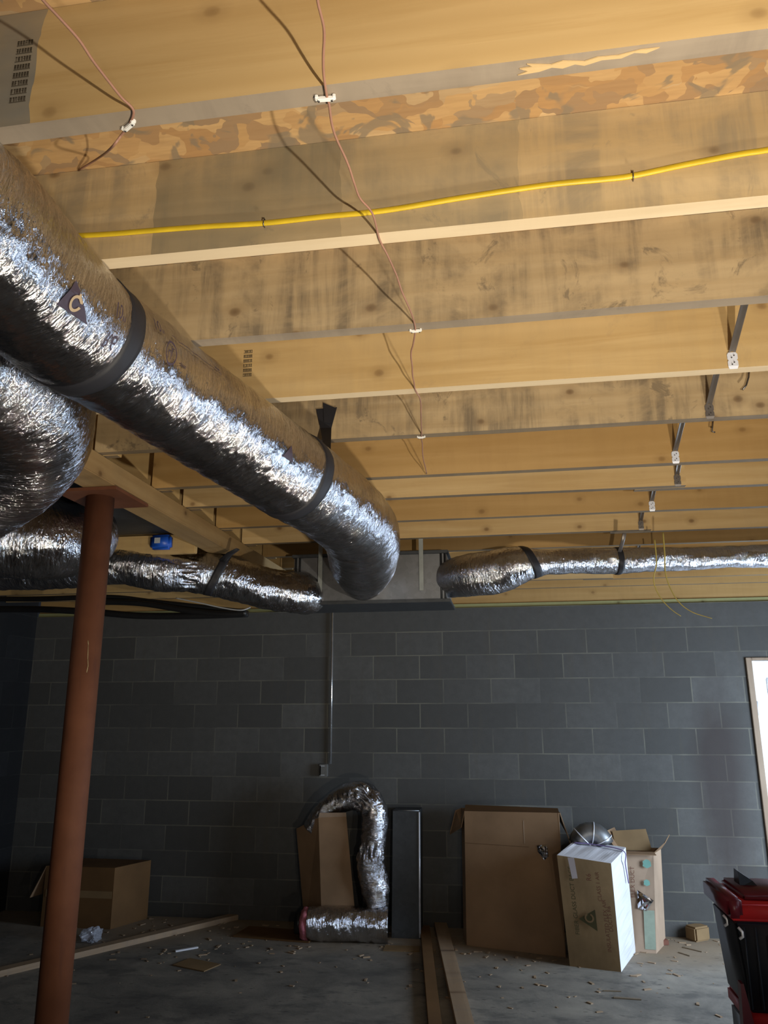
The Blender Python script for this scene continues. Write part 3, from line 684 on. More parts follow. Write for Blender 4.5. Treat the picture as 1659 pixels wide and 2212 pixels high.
bm = bmesh.new(); tube(bm, [at(1338, 1192, 4.06), at(1345, 1170, 4.02), at(1349, 1152, 4.0)], [0.010]*3, 8, squash=0.2); obj('hanger_strip', bm, M['strap'], dD)

# ------------------------------------------------------------------ steel cross bridging
def bridging(x, i, lab, pale=True, dx=0.0):
    # sloping steel strut from the top of joist i to the bottom of joist i+1, perforated foot nailed to the face
    yA, yB = JY[i]+TH, JY[i+1]
    root = empty('bridging_strut', (x, yB, HB), lab, 'bridging', 'steel struts between the joists')
    bm = bmesh.new(); zt, zb = TZ-0.03, HB+0.045
    A = Vector((x+dx, yA+0.012, zt)); B = Vector((x, yB-0.006, zb)); d = (B-A).normalized(); s = Vector((1, 0, 0)); n_ = d.cross(s)
    P = []
    for (u, v) in ((-0.011, 0.0), (0.0, 0.007), (0.011, 0.0), (0.009, -0.001), (0.0, 0.0045), (-0.009, -0.001)): P.append((u, v))
    ra = [bm.verts.new(A + s*u - n_*v) for u, v in P]; rb = [bm.verts.new(B + s*u*0.9 - n_*v) for u, v in P]
    for k in range(6): bm.faces.new((ra[k], ra[(k+1) % 6], rb[(k+1) % 6], rb[k]))
    bm.faces.new(ra[::-1]); bm.faces.new(rb); bmesh.ops.recalc_face_normals(bm, faces=bm.faces)
    obj('strut_channel', bm, M['strap'], root)
    bm = bmesh.new()
    # waisted foot with three nail holes (built as rings of a plate)
    zs = [HB+0.046, HB+0.040, HB+0.026, HB+0.022, HB+0.018, HB+0.004, HB-0.004]; ws = [0.010, 0.014, 0.014, 0.011, 0.014, 0.014, 0.011]
    Lr = [[bm.verts.new((x+sx*w_, yB-0.0035 if z > HB else yB-0.001, z)) for sx in (-1, 1)] for z, w_ in zip(zs, ws)]
    Lb = [[bm.verts.new(v.co + Vector((0, 0.0012, 0))) for v in pr_] for pr_ in Lr]
    for p_, q_ in zip(Lr, Lr[1:]): bm.faces.new((p_[0], p_[1], q_[1], q_[0]))
    for p_, q_ in zip(Lb, Lb[1:]): bm.faces.new((p_[1], p_[0], q_[0], q_[1]))
    for j in (0, 1):
        for a_, b_, c_, d_ in zip(Lr, Lr[1:], Lb[1:], Lb): bm.faces.new((a_[j], b_[j], c_[j], d_[j]))
    bm.faces.new((Lr[0][0], Lr[0][1], Lb[0][1], Lb[0][0])); bm.faces.new((Lr[-1][0], Lr[-1][1], Lb[-1][1], Lb[-1][0]))
    bmesh.ops.recalc_face_normals(bm, faces=bm.faces)
    foot = obj('nailing_foot', bm, M['galv_bright'] if pale else M['strap'], root)
    for (ox, oz) in ((0.004, 0.035), (-0.003, 0.029), (0.003, 0.014), (-0.003, 0.008)):
        bm = bmesh.new(); tube(bm, [(x+ox, yB-0.0075, HB+oz), (x+ox, yB-0.001, HB+oz)], 0.0017, 8); obj('nail_head', bm, M['nail'], foot)
    return root
bridging(atz(1583, 796, HB).x, 2, 'grey steel strut with the brightest perforated foot, right of the picture')
bridging(atz(1532, 905, HB).x, 3, 'grey steel strut with a dark foot on the stained joist', pale=False)
bridging(atz(1471, 983, HB).x, 4, 'small steel strut with bright foot on the orange joist')
bridging(atz(1448, 1070, HB).x, 5, 'steel strut beside the lap of the pale joist', pale=False)
bridging(atz(1411, 1100, HB).x, 6, 'small steel strut with bright foot below the lapped pale joist')
bridging(atz(1388, 1140, HB).x, 7, 'dark steel strut above the right-hand duct', pale=False)
bridging(atz(1330, 1262, HB).x, 9, 'steel strut with bright foot seen under the right-hand duct')

# hooks: two bent nails hanging from joists near the struts
for (P, lab) in (([(1618, 803, 3), (1617, 815, 3), (1612, 832, 3), (1604, 842, 3)], 'dark bent rod hanging by the brightest bridging strut'), ([(1540, 910, 4), (1539, 922, 4), (1538, 932, 4), (1545, 934, 4)], 'small dark hook hanging below the stained joist')):
    bm = bmesh.new(); tube(bm, [aty(a, b, JY[c+1]-0.03) for a, b, c in P], 0.003, 8); o = obj('bent_nail', bm, M['nail'], None, True, loc=aty(P[0][0], P[0][1], JY[P[0][2]+1]-0.03)); tag(o, lab, 'nail')

# ------------------------------------------------------------------ cables and wires
yc = JY[1]
cab = [aty(x, y, yc-0.004) for x, y in ((20, 508), (130, 510), (230, 506), (330, 498), (450, 489), (571, 482), (700, 468), (830, 455), (1000, 427), (1180, 400), (1300, 388), (1366, 380), (1480, 356), (1600, 333), (1659, 324), (1850, 290))]
bm = bmesh.new(); cp = catmull(cab, 8)
rr = []
for p in cp:
    rr.append([bm.verts.new(p+Vector((0, dy, dz))) for dy, dz in ((0.003, -0.0045), (0, -0.0063), (-0.003, -0.0045), (-0.003, 0.0045), (0, 0.0063), (0.003, 0.0045))])
for a, c in zip(rr, rr[1:]):
    for k in range(6): bm.faces.new((a[k], a[(k+1) % 6], c[(k+1) % 6], c[k])).smooth = True
bmesh.ops.recalc_face_normals(bm, faces=bm.faces)
cable = tag(obj('electrical_cable', bm, M['yellow'], loc=cab[6]), 'flat yellow electrical cable stapled along the face of a joist', 'cable')
def ustaple(px, py, y, lab):
    bm = bmesh.new(); c = aty(px, py, y); tube(bm, [c+Vector((0, 0.004, 0.009)), c+Vector((0, -0.0045, 0.009)), c+Vector((0, -0.0055, 0)), c+Vector((0, -0.0045, -0.009)), c+Vector((0, 0.004, -0.009))], 0.0011, 6)
    tag(obj('wire_staple', bm, M['nail'], loc=c), lab, 'staple', 'steel staples on the yellow cable')
ustaple(571, 481, yc-0.004, 'thin steel staple on the yellow cable toward the left'); ustaple(1367, 380, yc-0.004, 'thin steel staple on the yellow cable toward the right')
HZ = HB-0.004
wp = [(684, -60), (687, 0), (697, 60), (699, 130), (705, 200), (712, 228), (722, 285), (745, 340), (765, 395), (778, 430), (802, 462), (822, 520), (838, 552), (858, 600), (880, 655), (893, 690), (897, 715), (891, 745), (888, 765), (892, 805), (896, 838), (908, 862), (909, 895), (911, 944), (914, 985), (921, 1023)]
bm = bmesh.new(); P = [atz(x, y, HZ) for x, y in wp]
cw = catmull(P, 6); pr = [p + Vector((noise.noise(p*14)*0.003, 0, noise.noise(p*11+Vector((5, 5, 5)))*0.004)) for p in cw]
tube(bm, pr, 0.0022, 8); tag(obj('thermostat_wire', bm, M['wire'], None, loc=P[8]), 'long thin brown wire stapled under the joists toward the plenum', 'wire')
bm = bmesh.new(); P = [atz(x, y, HZ) for x, y in ((60, -60), (85, -10), (130, 40), (170, 85), (200, 130), (232, 172), (262, 210), (288, 238), (280, 268), (262, 292), (240, 320))] + [aty(215, 340, JY[1]-0.10)+Vector((0, 0, 0.0)), aty(170, 368, JY[1]-0.006)]
tube(bm, catmull(P, 6), 0.0022, 8); tag(obj('thermostat_wire', bm, M['wire'], None, loc=P[4]), 'short brown wire at upper left crossing the nearest joist', 'wire')
def pstaple(px, py, rot, lab, s=1.0):
    c = atz(px, py, HB-0.004); root = empty('cable_staple', c, lab, 'staple', 'white plastic wire staples under the joists')
    bm = bmesh.new(); box(bm, -0.013*s, 0.013*s, -0.0035*s, 0.0035*s, -0.005, 0.002, 0.0012)
    box(bm, -0.0165*s, -0.0115*s, -0.0055*s, 0.003*s, -0.003, 0.0035, 0.001); box(bm, 0.0115*s, 0.0165*s, -0.0055*s, 0.003*s, -0.003, 0.0035, 0.001)
    bmesh.ops.rotate(bm, verts=bm.verts, cent=(0, 0, 0), matrix=Matrix.Rotation(rot, 3, 'Z')); bmesh.ops.translate(bm, verts=bm.verts, vec=c)
    sad = obj('staple_saddle', bm, M['white'], root)
    for sx in (-1, 1):
        bm = bmesh.new(); d = Matrix.Rotation(rot, 3, 'Z') @ Vector((sx*0.0105*s, 0, 0)); tube(bm, [c+d+Vector((0, 0, -0.0065)), c+d+Vector((0, 0, 0.004))], 0.0017, 8); obj('nail_head', bm, M['nail'], sad)
pstaple(703, 212, 0.08, 'white plastic staple on the nearest joist holding the long brown wire'); pstaple(279, 271, -0.55, 'white plastic staple on the nearest joist at upper left')
pstaple(898, 714, 0.0, 'white plastic staple on the mildewed joist, middle of the long wire', 0.95); pstaple(910, 944, 0.0, 'small white plastic staple on the dark stained joist', 0.9)
# two loose yellow strings by the right-hand duct
for k, P in enumerate(([(1418, 1215), (1412, 1250), (1418, 1275), (1432, 1298), (1452, 1318), (1471, 1331)], [(1436, 1200), (1437, 1235), (1447, 1268), (1466, 1300), (1495, 1322), (1538, 1336)])):
    bm = bmesh.new(); s = aty(P[0][0]-6, P[0][1]-60, JY[8]+0.03); tube(bm, catmull([aty(P[0][0]-4, P[0][1]-50, -2.70)] + [aty(x, y, -2.72-0.01*k) for x, y in P], 8), [0.0040-0.00004*i for i in range(49)], 6)
    tag(obj('pull_string', bm, M['string'], loc=aty(P[0][0], P[0][1], -2.72)), ('shorter' if k == 0 else 'longer')+' of the two thin yellow strings dangling in front of the duct', 'string', 'yellow strings by the duct')
# black line-set bundle under the ducts at left
yb = -1.9
def cbl(P, r, lab, mat='black', name='black_cable'):
    bm = bmesh.new(); Q = [aty(x, y, yb+dy) for x, y, dy in P]; tube(bm, catmull(Q, 10), r, 12); return tag(obj(name, bm, M[mat], None, True, loc=Q[1]), lab, 'cable', 'black cables along the back wall')
cbl([(-150, 1292, 0), (60, 1294, 0), (230, 1290, 0), (330, 1300, 0), (440, 1312, 0), (530, 1322, 0.03)], 0.018, 'upper black cable of the bundle left of the plenum')
cbl([(-150, 1318, 0), (60, 1316, 0), (200, 1322, 0), (300, 1330, 0), (420, 1330, 0), (535, 1326, 0.0)], 0.023, 'lowest black cable of the bundle, ending in a loop')
cbl([(200, 1300, -0.03), (300, 1303, -0.03), (400, 1318, -0.03), (480, 1326, -0.03), (532, 1324, -0.03)], 0.020, 'middle black cable of the bundle, behind the red post')
cbl([(380, 1292, -0.05), (430, 1302, -0.055), (480, 1313, -0.055), (520, 1318, -0.055), (541, 1312, -0.04)], 0.0045, 'thin grey wire lying along the black cable loop', 'label', 'grey_wire')

# ------------------------------------------------------------------ conduit on the wall
cx = aty(716, 1500, -0.02).x
bm = bmesh.new(); tube(bm, [(cx, -0.02, aty(719, 1318, -0.02).z), (cx, -0.02, aty(713, 1650, -0.02).z)], 0.0095, 14)
tag(obj('wall_conduit', bm, M['conduit'], None, True, loc=(cx, -0.02, -0.7)), 'thin bright metal conduit running down the block wall', 'conduit')
c = aty(699, 1664, -0.02)
jb = empty('junction_box', (c.x, -0.002, c.z), 'small grey metal junction box at the bottom of the conduit', 'junction box')
bm = bmesh.new(); box(bm, c.x-0.036, c.x+0.036, -0.04, -0.002, c.z-0.05, c.z+0.05, 0.004); obj('box_body', bm, M['dull'], jb)
bm = bmesh.new()
for s in (-1, 1): box(bm, c.x-0.03, c.x-0.02, -0.043, -0.039, c.z-0.04, c.z+0.04); box(bm, c.x-0.03, c.x+0.012, -0.043, -0.039, c.z+s*0.037-0.004, c.z+s*0.037+0.004)
obj('box_rim', bm, M['label'], jb)

# ------------------------------------------------------------------ things on the floor
def gz(px, py): return atz(px, py, FZ)
def prism(bm, front, depth, mi=0):
    # front: 4 corners (bottom-left, bottom-right, top-right, top-left); depth vector backwards
    B = [Vector(p) for p in front]; d = Vector(depth)
    return hexa(bm, [B[0], B[1], B[1]+d, B[0]+d, B[3], B[2], B[2]+d, B[3]+d], mi)
def on_face(O, U, V, N, verts2, faces, name, mat, parent, off=0.0015):
    bm = bmesh.new(); vs = [bm.verts.new(O + U*x + V*y + N*off) for x, y in verts2]
    for q in faces:
        try: bm.faces.new([vs[k] for k in q])
        except ValueError: pass
    bmesh.ops.recalc_face_normals(bm, faces=bm.faces)
    return obj(name, bm, mat, parent)

# big open carton
bl = gz(1008, 2042); br = gz(1222, 2068); H_ = 1.02
yf = (bl.y+br.y)/2
tl = aty(1003, 1752, -0.30); _n = (br-bl).cross(tl-bl).normalized(); _v = ray(1208, 1756); tr = CAM + _v*((bl-CAM).dot(_n)/_v.dot(_n))
big = empty('cardboard_carton', (bl+br)/2, 'largest upright cardboard carton leaning on the wall with open flaps', 'box')
bm = bmesh.new()
dv = Vector((-0.035, 0.20, 0.0)); F4 = [bl, br, tr, tl]
th = 0.006
prism(bm, F4, (0.0, 0.006, 0.0))
prism(bm, [bl, bl+dv, tl+dv, tl], (0.006, 0, 0)); prism(bm, [br, br+dv, tr+dv, tr], (-0.006, 0, 0)); prism(bm, [bl+dv, br+dv, tr+dv, tl+dv], (0, 0.006, 0)); prism(bm, [bl, br, br+dv, bl+dv], (0, 0, 0.006))
bmesh.ops.recalc_face_normals(bm, faces=bm.faces); obj('carton_body', bm, M['card'], big)
def flap(P, name='flap', parent=big, mat='card_in'):
    bm = bmesh.new(); bm.faces.new([bm.verts.new(p) for p in P]); bm.normal_update(); bmesh.ops.solidify(bm, geom=bm.faces[:], thickness=0.006); return obj(name, bm, M[mat], parent)
flap([tl, tr, tr+Vector((0.0, 0.16, 0.015)), tl+Vector((0.0, 0.16, 0.03))], mat='card_dark')
flap([tr+Vector((0.002, 0, 0)), tr+dv, tr+dv+Vector((0.10, 0.0, -0.19)), tr+Vector((0.09, -0.01, -0.30))])
flap([tl, tl+dv, tl+dv+Vector((-0.05, 0.0, -0.02)), tl+dv+Vector((-0.10, -0.02, -0.20)), tl+Vector((-0.03, -0.0, -0.12))])
U = (br-bl).normalized(); Vv = (tl-bl).normalized(); N = U.cross(Vv).normalized()
if N.y > 0: N = -N
def uvof(px, py, O=bl, N_=None):
    N_ = N_ or N; v = ray(px, py); t_ = (O-CAM).dot(N_)/v.dot(N_); return CAM + v*t_
on_face(uvof(1000, 1820), U, Vv, N, *rect2(0, 0.52, -0.002, 0.0), 'seam_line', M['card_seam'], big)
on_face(uvof(1133, 1822), U, Vv, N, *rect2(-0.004, 0.004, 0, 0.16, 1), 'tape_seam', M['card_light'], big)
hp = [uvof(1160, 1826), uvof(1182, 1824), uvof(1185, 1850), uvof(1176, 1858), uvof(1162, 1840)]
bm = bmesh.new(); vs = [bm.verts.new(p+N*0.003) for p in hp]; cc = bm.verts.new(sum(hp, Vector())/5+N*0.012)
for k in range(5): bm.faces.new((vs[k], vs[(k+1) % 5], cc))
bmesh.ops.subdivide_edges(bm, edges=bm.edges, cuts=3, use_grid_fill=True)
for v in bm.verts: v.co += N*noise.noise(v.co*90)*0.006
obj('foil_hole', bm, M['foil2'], big)['label'] = 'torn hole showing foil'

# tan bag-like box in front, white side
b2 = [gz(1231, 2087), gz(1342, 2100)]
t2l, t2r = at(1203, 1847, (b2[0]-CAM).dot(_fw)+0.06), at(1320, 1865, (b2[1]-CAM).dot(_fw)+0.10)
sidev = gz(1374, 2058)-b2[1]; sidev = Vector((sidev.x, sidev.y, 0))
box2 = empty('printed_carton', (b2[0]+b2[1])/2, 'tan printed carton with a bright white side in front of the largest carton', 'box')
bm = bmesh.new(); n = 8
def lerp2(u, v): return (b2[0]*(1-u)+b2[1]*u)*(1-v) + (t2l*(1-u)+t2r*u)*v
front = [[bm.verts.new(lerp2(i/n, j/n)) for i in range(n+1)] for j in range(n+1)]
for j in range(n):
    for i in range(n): bm.faces.new((front[j][i], front[j][i+1], front[j+1][i+1], front[j+1][i]))
sv = sidev*1.0
back = [[bm.verts.new(lerp2(i/n, j/n)+sv+Vector((0.0, 0.02, 0.03*j/n))) for i in range(n+1)] for j in range(n+1)]
for j in range(n):
    for i in range(n): bm.faces.new((back[j][i+1], back[j][i], back[j+1][i], back[j+1][i+1]))
def skin(a, b, mi):
    for k in range(len(a)-1):
        m1 = [bm.verts.new(a[k].co.lerp(b[k].co, t) + Vector((0, 0, 0))) for t in ()]
        f = bm.faces.new((a[k], a[k+1], b[k+1], b[k])); f.material_index = mi
skin([r[n] for r in front], [r[n] for r in back], 1); skin([r[0] for r in back], [r[0] for r in front], 0)
skin(front[n], back[n], 1); skin(back[0], front[0], 0)
bmesh.ops.recalc_face_normals(bm, faces=bm.faces)
se = [f for f in bm.faces if f.material_index == 1]
bmesh.ops.subdivide_edges(bm, edges=list({e for f in se for e in f.edges}), cuts=2, use_grid_fill=True)
for v in bm.verts:
    if all(f.material_index == 1 for f in v.link_faces): v.co += Vector((1, -0.2, 0.4))*noise.noise(v.co*18)*0.014
obj('carton_body', bm, [M['card_gold'], M['paper']], box2)
U2 = (b2[1]-b2[0]).normalized(); V2 = (t2l-b2[0]).normalized(); N2 = U2.cross(V2).normalized(); N2 = -N2 if N2.y > 0 else N2
V2 = N2.cross(U2) if N2.cross(U2).z > 0 else U2.cross(N2)
Vt = -U2; Ut = (t2l-b2[0]).normalized()     # printing turned a quarter: reads up the carton
def p2(px, py): return uvof(px, py, b2[0], N2)
def txt(px, py, s, size, mat, name):
    V, Fc = text_mesh(s, size); on_face(p2(px, py), Ut, Vt, N2, V, Fc, name, M[mat], box2)
txt(1240, 1945, 'FIBER GLASS DUCT BAGS', 0.040, 'green_ink', 'side_print'); txt(1311, 2000, 'INSULATED FLEX AIR', 0.036, 'redbrown', 'lower_print'); txt(1318, 1985, 'DUCTS R6', 0.036, 'redbrown', 'lower_print'); txt(1293, 1915, 'CLASS 1 AIR', 0.036, 'redbrown', 'upper_print'); txt(1272, 1895, 'R6', 0.045, 'redbrown', 'size_print')
V, Fc = fine_tri([(-0.078, -0.045), (0.062, -0.045), (-0.008, 0.07)], 4); on_face(p2(1273, 1984), Ut, Vt, N2, V, Fc, 'triangle_logo', M['green_ink'], box2)
V, Fc = ring2(0.020, 0.031, 30, -0.002, 0.0, 0.4, 5.9); on_face(p2(1273, 1982), Ut, Vt, N2, V, Fc, 'logo_loop', M['card_gold'], box2, off=0.003)
q = [p2(1226, 1852), p2(1240, 1852), p2(1248, 1897), p2(1236, 1898)]; bm = bmesh.new(); bm.faces.new([bm.verts.new(p+N2*0.002) for p in q]); obj('tape_strip', bm, M['clear_tape'], box2)
# purple stripe over top and side
bm = bmesh.new(); ps = [t2l+sv*0.75+Vector((0.02, 0, 0.03)), t2r*0.4+t2l*0.6+sv*0.8+Vector((0, 0, 0.036)), t2r+sv*0.72+Vector((0.006, 0, 0.03)), t2r+sv*0.72+Vector((0.016, 0, -0.06)), (t2r*0.72+b2[1]*0.28)+sv*0.78+Vector((0.018, 0, 0.0))]
tube(bm, catmull(ps, 8), 0.010, 8, squash=0.35); obj('purple_stripe', bm, M['purple'], box2, True)

# narrow carton behind with open flaps
yb3 = gz(1357, 2054).y
c3l, c3r = gz(1360, 2056), gz(1418, 2060)
t3l, t3r = aty(1347, 1840, -0.34), aty(1412, 1842, -0.34)
box3 = empty('narrow_carton', (c3l+c3r)/2, 'tall narrow light carton with teal print and a torn foil hole', 'box')
c3l = c3l - (c3r-c3l)*0.4; t3l = t3l-(t3r-t3l)*0.25
bm = bmesh.new(); d3 = gz(1438, 2038)-c3r; d3.z = 0
prism(bm, [c3l, c3r, t3r, t3l], (0, 0.006, 0)); prism(bm, [c3r, c3r+d3, t3r+d3*0.8, t3r], (-0.006, 0, 0)); prism(bm, [c3l, c3l+d3, t3l+d3*0.8, t3l], (0.006, 0, 0)); prism(bm, [c3l+d3, c3r+d3, t3r+d3*0.8, t3l+d3*0.8], (0, 0.006, 0))
bmesh.ops.recalc_face_normals(bm, faces=bm.faces); obj('carton_body', bm, M['card_light'], box3)
flap([t3l, t3r, t3r+Vector((0.01, -0.05, -0.012)), t3l+Vector((0, -0.05, -0.012))], parent=box3)
flap([t3l+d3*0.3+Vector((-0.02, 0, 0)), t3r+d3*0.3+Vector((-0.03, 0, 0)), t3r+d3*0.3+Vector((-0.06, 0.03, 0.15)), t3l+d3*0.3+Vector((-0.04, 0.03, 0.13))], parent=box3, mat='card_gold')
flap([t3l+d3*0.8, t3l, t3l+Vector((-0.07, 0.05, 0.13)), t3l+d3*0.8+Vector((-0.07, 0.0, 0.14))], parent=box3)
flap([t3r+d3*0.8, t3r, t3r+Vector((0.09, 0.02, 0.07)), t3r+d3*0.8+Vector((0.07, 0.0, 0.10))], parent=box3)
N3 = (c3r-c3l).cross(t3l-c3l).normalized(); N3 = -N3 if N3.y > 0 else N3
U3 = (c3r-c3l).normalized(); W3 = (t3l-c3l).normalized()
def p3(px, py): return uvof(px, py, c3l, N3)
for (px, py, r) in ((1397, 1866, 0.030), (1397, 1907, 0.022)):
    V = [(r*math.cos(2*PI*k/12)*(1+0.2*math.sin(3*k)), r*math.sin(2*PI*k/12)) for k in range(12)]; on_face(p3(px, py), U3, W3, N3, V, [tuple(range(12))], 'teal_mark', M['teal'], box3)
on_face(p3(1404, 2000), U3, W3, N3, *rect2(-0.04, 0.035, -0.15, 0.10, 2), 'teal_label', M['teal_pale'], box3)
V, Fc = text_mesh('FLEX DUCT', 0.04); on_face(p3(1367, 1905), W3, -U3, N3, V, Fc, 'side_print', M['redbrown'], box3)
hp = [p3(1376, 1922), p3(1412, 1945), p3(1397, 1968), p3(1378, 1962)]
bm = bmesh.new(); vs = [bm.verts.new(p+N3*0.004) for p in hp]; cc = bm.verts.new(sum(hp, Vector())/4+N3*0.018)
for k in range(4): bm.faces.new((vs[k], vs[(k+1) % 4], cc))
bmesh.ops.subdivide_edges(bm, edges=bm.edges, cuts=3, use_grid_fill=True)
for v in bm.verts: v.co += N3*noise.noise(v.co*80)*0.007
obj('foil_hole', bm, M['foil2'], box3)['label'] = 'torn hole showing foil'
# pinkish sack leaning behind it
bm = bmesh.new(); a0, a1 = gz(1436, 2038)+Vector((0, 0.02, 0)), aty(1405, 1850, -0.16)
prism(bm, [a0+Vector((-0.14, 0, 0)), a0, a1+Vector((0.0, 0, 0)), a1+Vector((-0.10, 0, 0))], (0, 0.03, 0)); bmesh.ops.recalc_face_normals(bm, faces=bm.faces)
tag(obj('cardboard_sheet', bm, card('pinkish_cardboard', (0.50, 0.36, 0.33)), loc=a0), 'pinkish cardboard sheet leaning behind the narrow carton', 'cardboard')
# red-brown scrap and wood offcuts
def chunk(name, px, py, sx, sy, sz, rz, mat, lab, cat, tilt=0.0):
    c = gz(px, py); bm = bmesh.new(); box(bm, -sx/2, sx/2, -sy/2, sy/2, 0, sz, min(sx, sy, sz)*0.12)
    if tilt: bmesh.ops.rotate(bm, verts=bm.verts, cent=(0, 0, 0), matrix=Matrix.Rotation(tilt, 3, 'Y'))
    bmesh.ops.rotate(bm, verts=bm.verts, cent=(0, 0, 0), matrix=Matrix.Rotation(rz, 3, 'Z'))
    mz = min(v.co.z for v in bm.verts); bmesh.ops.translate(bm, verts=bm.verts, vec=(c.x, c.y, c.z-mz))
    return tag(obj(name, bm, M[mat], loc=c), lab, cat)
chunk('brick_scrap', 1428, 2040, 0.10, 0.06, 0.035, 0.2, 'redbrown', 'small reddish scrap at the foot of the narrow carton', 'scrap')
chunk('wood_offcut', 1508, 2030, 0.15, 0.11, 0.10, 0.6, 'card_gold', 'wooden offcut on the floor left of the tool chest', 'wood block')
for (px, py, l, rz, lab) in ((1495, 2052, 0.15, -0.7, 'thin dark stick on the floor nearest the wooden offcut'), (1478, 2062, 0.10, -0.9, 'shorter thin stick on the floor beside the narrow carton'), (1322, 2142, 0.11, 0.05, 'dark sliver lying in front of the printed carton'), (1355, 2158, 0.16, -0.05, 'dark stain-coloured splinter, nearest the camera on the right')):
    chunk('wood_splinter', px, py, l, 0.010 if l < 0.16 else 0.02, 0.006, rz, 'edge_dark', lab, 'splinter')

# round metal duct fitting standing on the printed carton
c = at(1277, 1812, (b2[0]-CAM).dot(_fw)+0.42)
fit = empty('duct_elbow', c, 'shiny round sheet metal duct elbow between the cartons', 'duct fitting')
bm = bmesh.new(); ang = [PI*0.95 - k*(PI*0.9)/9 for k in range(10)]
tube(bm, [c+Vector((0.085*math.cos(a), 0.02, 0.085*math.sin(a)-0.05)) for a in ang], [0.078]*10, 28, caps=False); bm.normal_update(); bmesh.ops.solidify(bm, geom=bm.faces[:], thickness=0.002)
obj('elbow_shell', bm, M['galv'], fit, False)
bm = bmesh.new()
for a in (ang[2], ang[5], ang[8]):
    d = Vector((math.cos(a), 0, math.sin(a))); ctr = c+d*0.085+Vector((0, 0.02, -0.05)); n_ = d; b_ = Vector((0, 1, 0))
    tube(bm, [ctr+(n_*math.cos(2*PI*k/32)+b_*math.sin(2*PI*k/32))*0.080 for k in range(33)], 0.004, 6, caps=False)
obj('gore_rib', bm, M['galv_bright'], fit, True)
bm = bmesh.new(); bs = Vector((c.x, c.y+0.10, FZ)); box(bm, bs.x-0.11, bs.x+0.10, bs.y-0.07, bs.y+0.10, FZ, c.z-0.13, 0.004); tag(obj('hidden_carton', bm, M['card_dark'], loc=bs), 'dark carton under the metal elbow, mostly behind the printed carton', 'box'); bpy.data.objects['hidden_carton'].name = 'dark_carton'

# tall sheet metal duct panel
p0_, p1_ = gz(846, 2026), gz(904, 2037)
z1_ = aty(846, 1752, p0_.y+0.05).z
pan = empty('sheet_metal_duct', (p0_+p1_)/2, 'tall dark rectangular sheet metal duct standing against the wall', 'duct')
bm = bmesh.new(); d = Vector((0.0, 0.22, 0)); lean = Vector((0.0, 0.10, 0))
h0 = Vector((p0_.x, p0_.y, z1_)); h1 = Vector((p1_.x-0.005, p0_.y, z1_)); f0 = Vector((p0_.x, p0_.y, FZ)); f1 = Vector((p1_.x, p0_.y, FZ))
prism(bm, [f0, f1, h1+lean, h0+lean], d); bmesh.ops.recalc_face_normals(bm, faces=bm.faces); obj('duct_body', bm, M['galv_dark'], pan)
bm = bmesh.new(); tube(bm, [f1+Vector((0, -0.004, 0.01)), h1+lean+Vector((0, -0.004, -0.01))], 0.007, 10); obj('folded_seam', bm, M['galv_bright'], pan, True)['label'] = 'bright folded edge'
bm = bmesh.new(); tube(bm, [h0+lean+Vector((0, -0.002, 0)), h1+lean+Vector((0, -0.002, 0))], 0.005, 8); obj('top_rim', bm, M['galv'], pan, True)

# tilted tan carton with the foil duct arched over it
k0, k1 = gz(697, 2000), gz(768, 1998)
yk = -0.45
kz = aty(768, 1962, yk).z
q0, q1, q2_, q3 = aty(697, 1965, yk), aty(770, 1955, yk), aty(748, 1764, yk+0.08), aty(688, 1766, yk+0.08)
kar = empty('tilted_carton', Vector(((q0.x+q1.x)/2, yk, FZ)), 'tan cardboard carton tipped on end under the arched foil duct', 'box')
bm = bmesh.new(); q0.z = min(q0.z, q1.z); l0 = aty(660, 1960, yk+0.20); l3 = aty(640, 1790, yk+0.28)
def hexq(bm, A, B, C, D, E, Fq, G, Hh): hexa(bm, [A, B, C, D, E, Fq, G, Hh])
g0 = Vector((q0.x, q0.y, FZ)); g1 = Vector((q1.x+0.01, q1.y, FZ)); g3 = Vector((l0.x, l0.y, FZ)); g2 = g3+(g1-g0)
hexq(bm, g0, g1, g2, g3, q3, q2_, l3+(q2_-q3), l3); bmesh.ops.recalc_face_normals(bm, faces=bm.faces)
obj('carton_body', bm, M['card'], kar)
bm = bmesh.new(); bm.faces.new([bm.verts.new(p) for p in (q3, q2_, q2_+Vector((0.0, -0.01, 0.03)), q3+Vector((0.01, -0.01, 0.035)))]); bm.normal_update(); bmesh.ops.solidify(bm, geom=bm.faces[:], thickness=0.005); obj('flap', bm, M['card_light'], kar)
dk_ = 0.0
def fz(px, py, y): return aty(px, py, y)
dF = empty('loose_foil_duct', fz(800, 1850, -0.55), 'loose foil duct arched over the tilted carton and lying across the floor', 'duct')
mF, DF = duct([fz(668, 1792, -0.26), fz(698, 1757, -0.26), fz(735, 1728, -0.26), fz(775, 1720, -0.30), fz(806, 1748, -0.36), fz(808, 1800, -0.37), fz(800, 1860, -0.38), fz(808, 1915, -0.38), fz(812, 1955, -0.38)],
     [0.055, 0.075, 0.095, 0.105, 0.10, 0.10, 0.105, 0.112, 0.10], 'foil_jacket', M['foil2'], seg=90, step=0.006, seed=51, amp=2.2, parent=dF, caps=True, pinch=((0.42, 0.06, 0.12), (0.72, 0.05, 0.08)))
dG = empty('short_foil_duct', gz(740, 2035), 'short foil duct lying on the floor with pink insulation at its end', 'duct')
g_a, g_b = gz(672, 2035), gz(838, 2026); rG = 0.118
ya = (g_a.y+g_b.y)/2-0.04
Pa = Vector((aty(668, 2000, ya).x, ya-0.02, FZ+rG)); Pb = Vector((aty(838, 1990, ya).x, ya+0.03, FZ+rG))
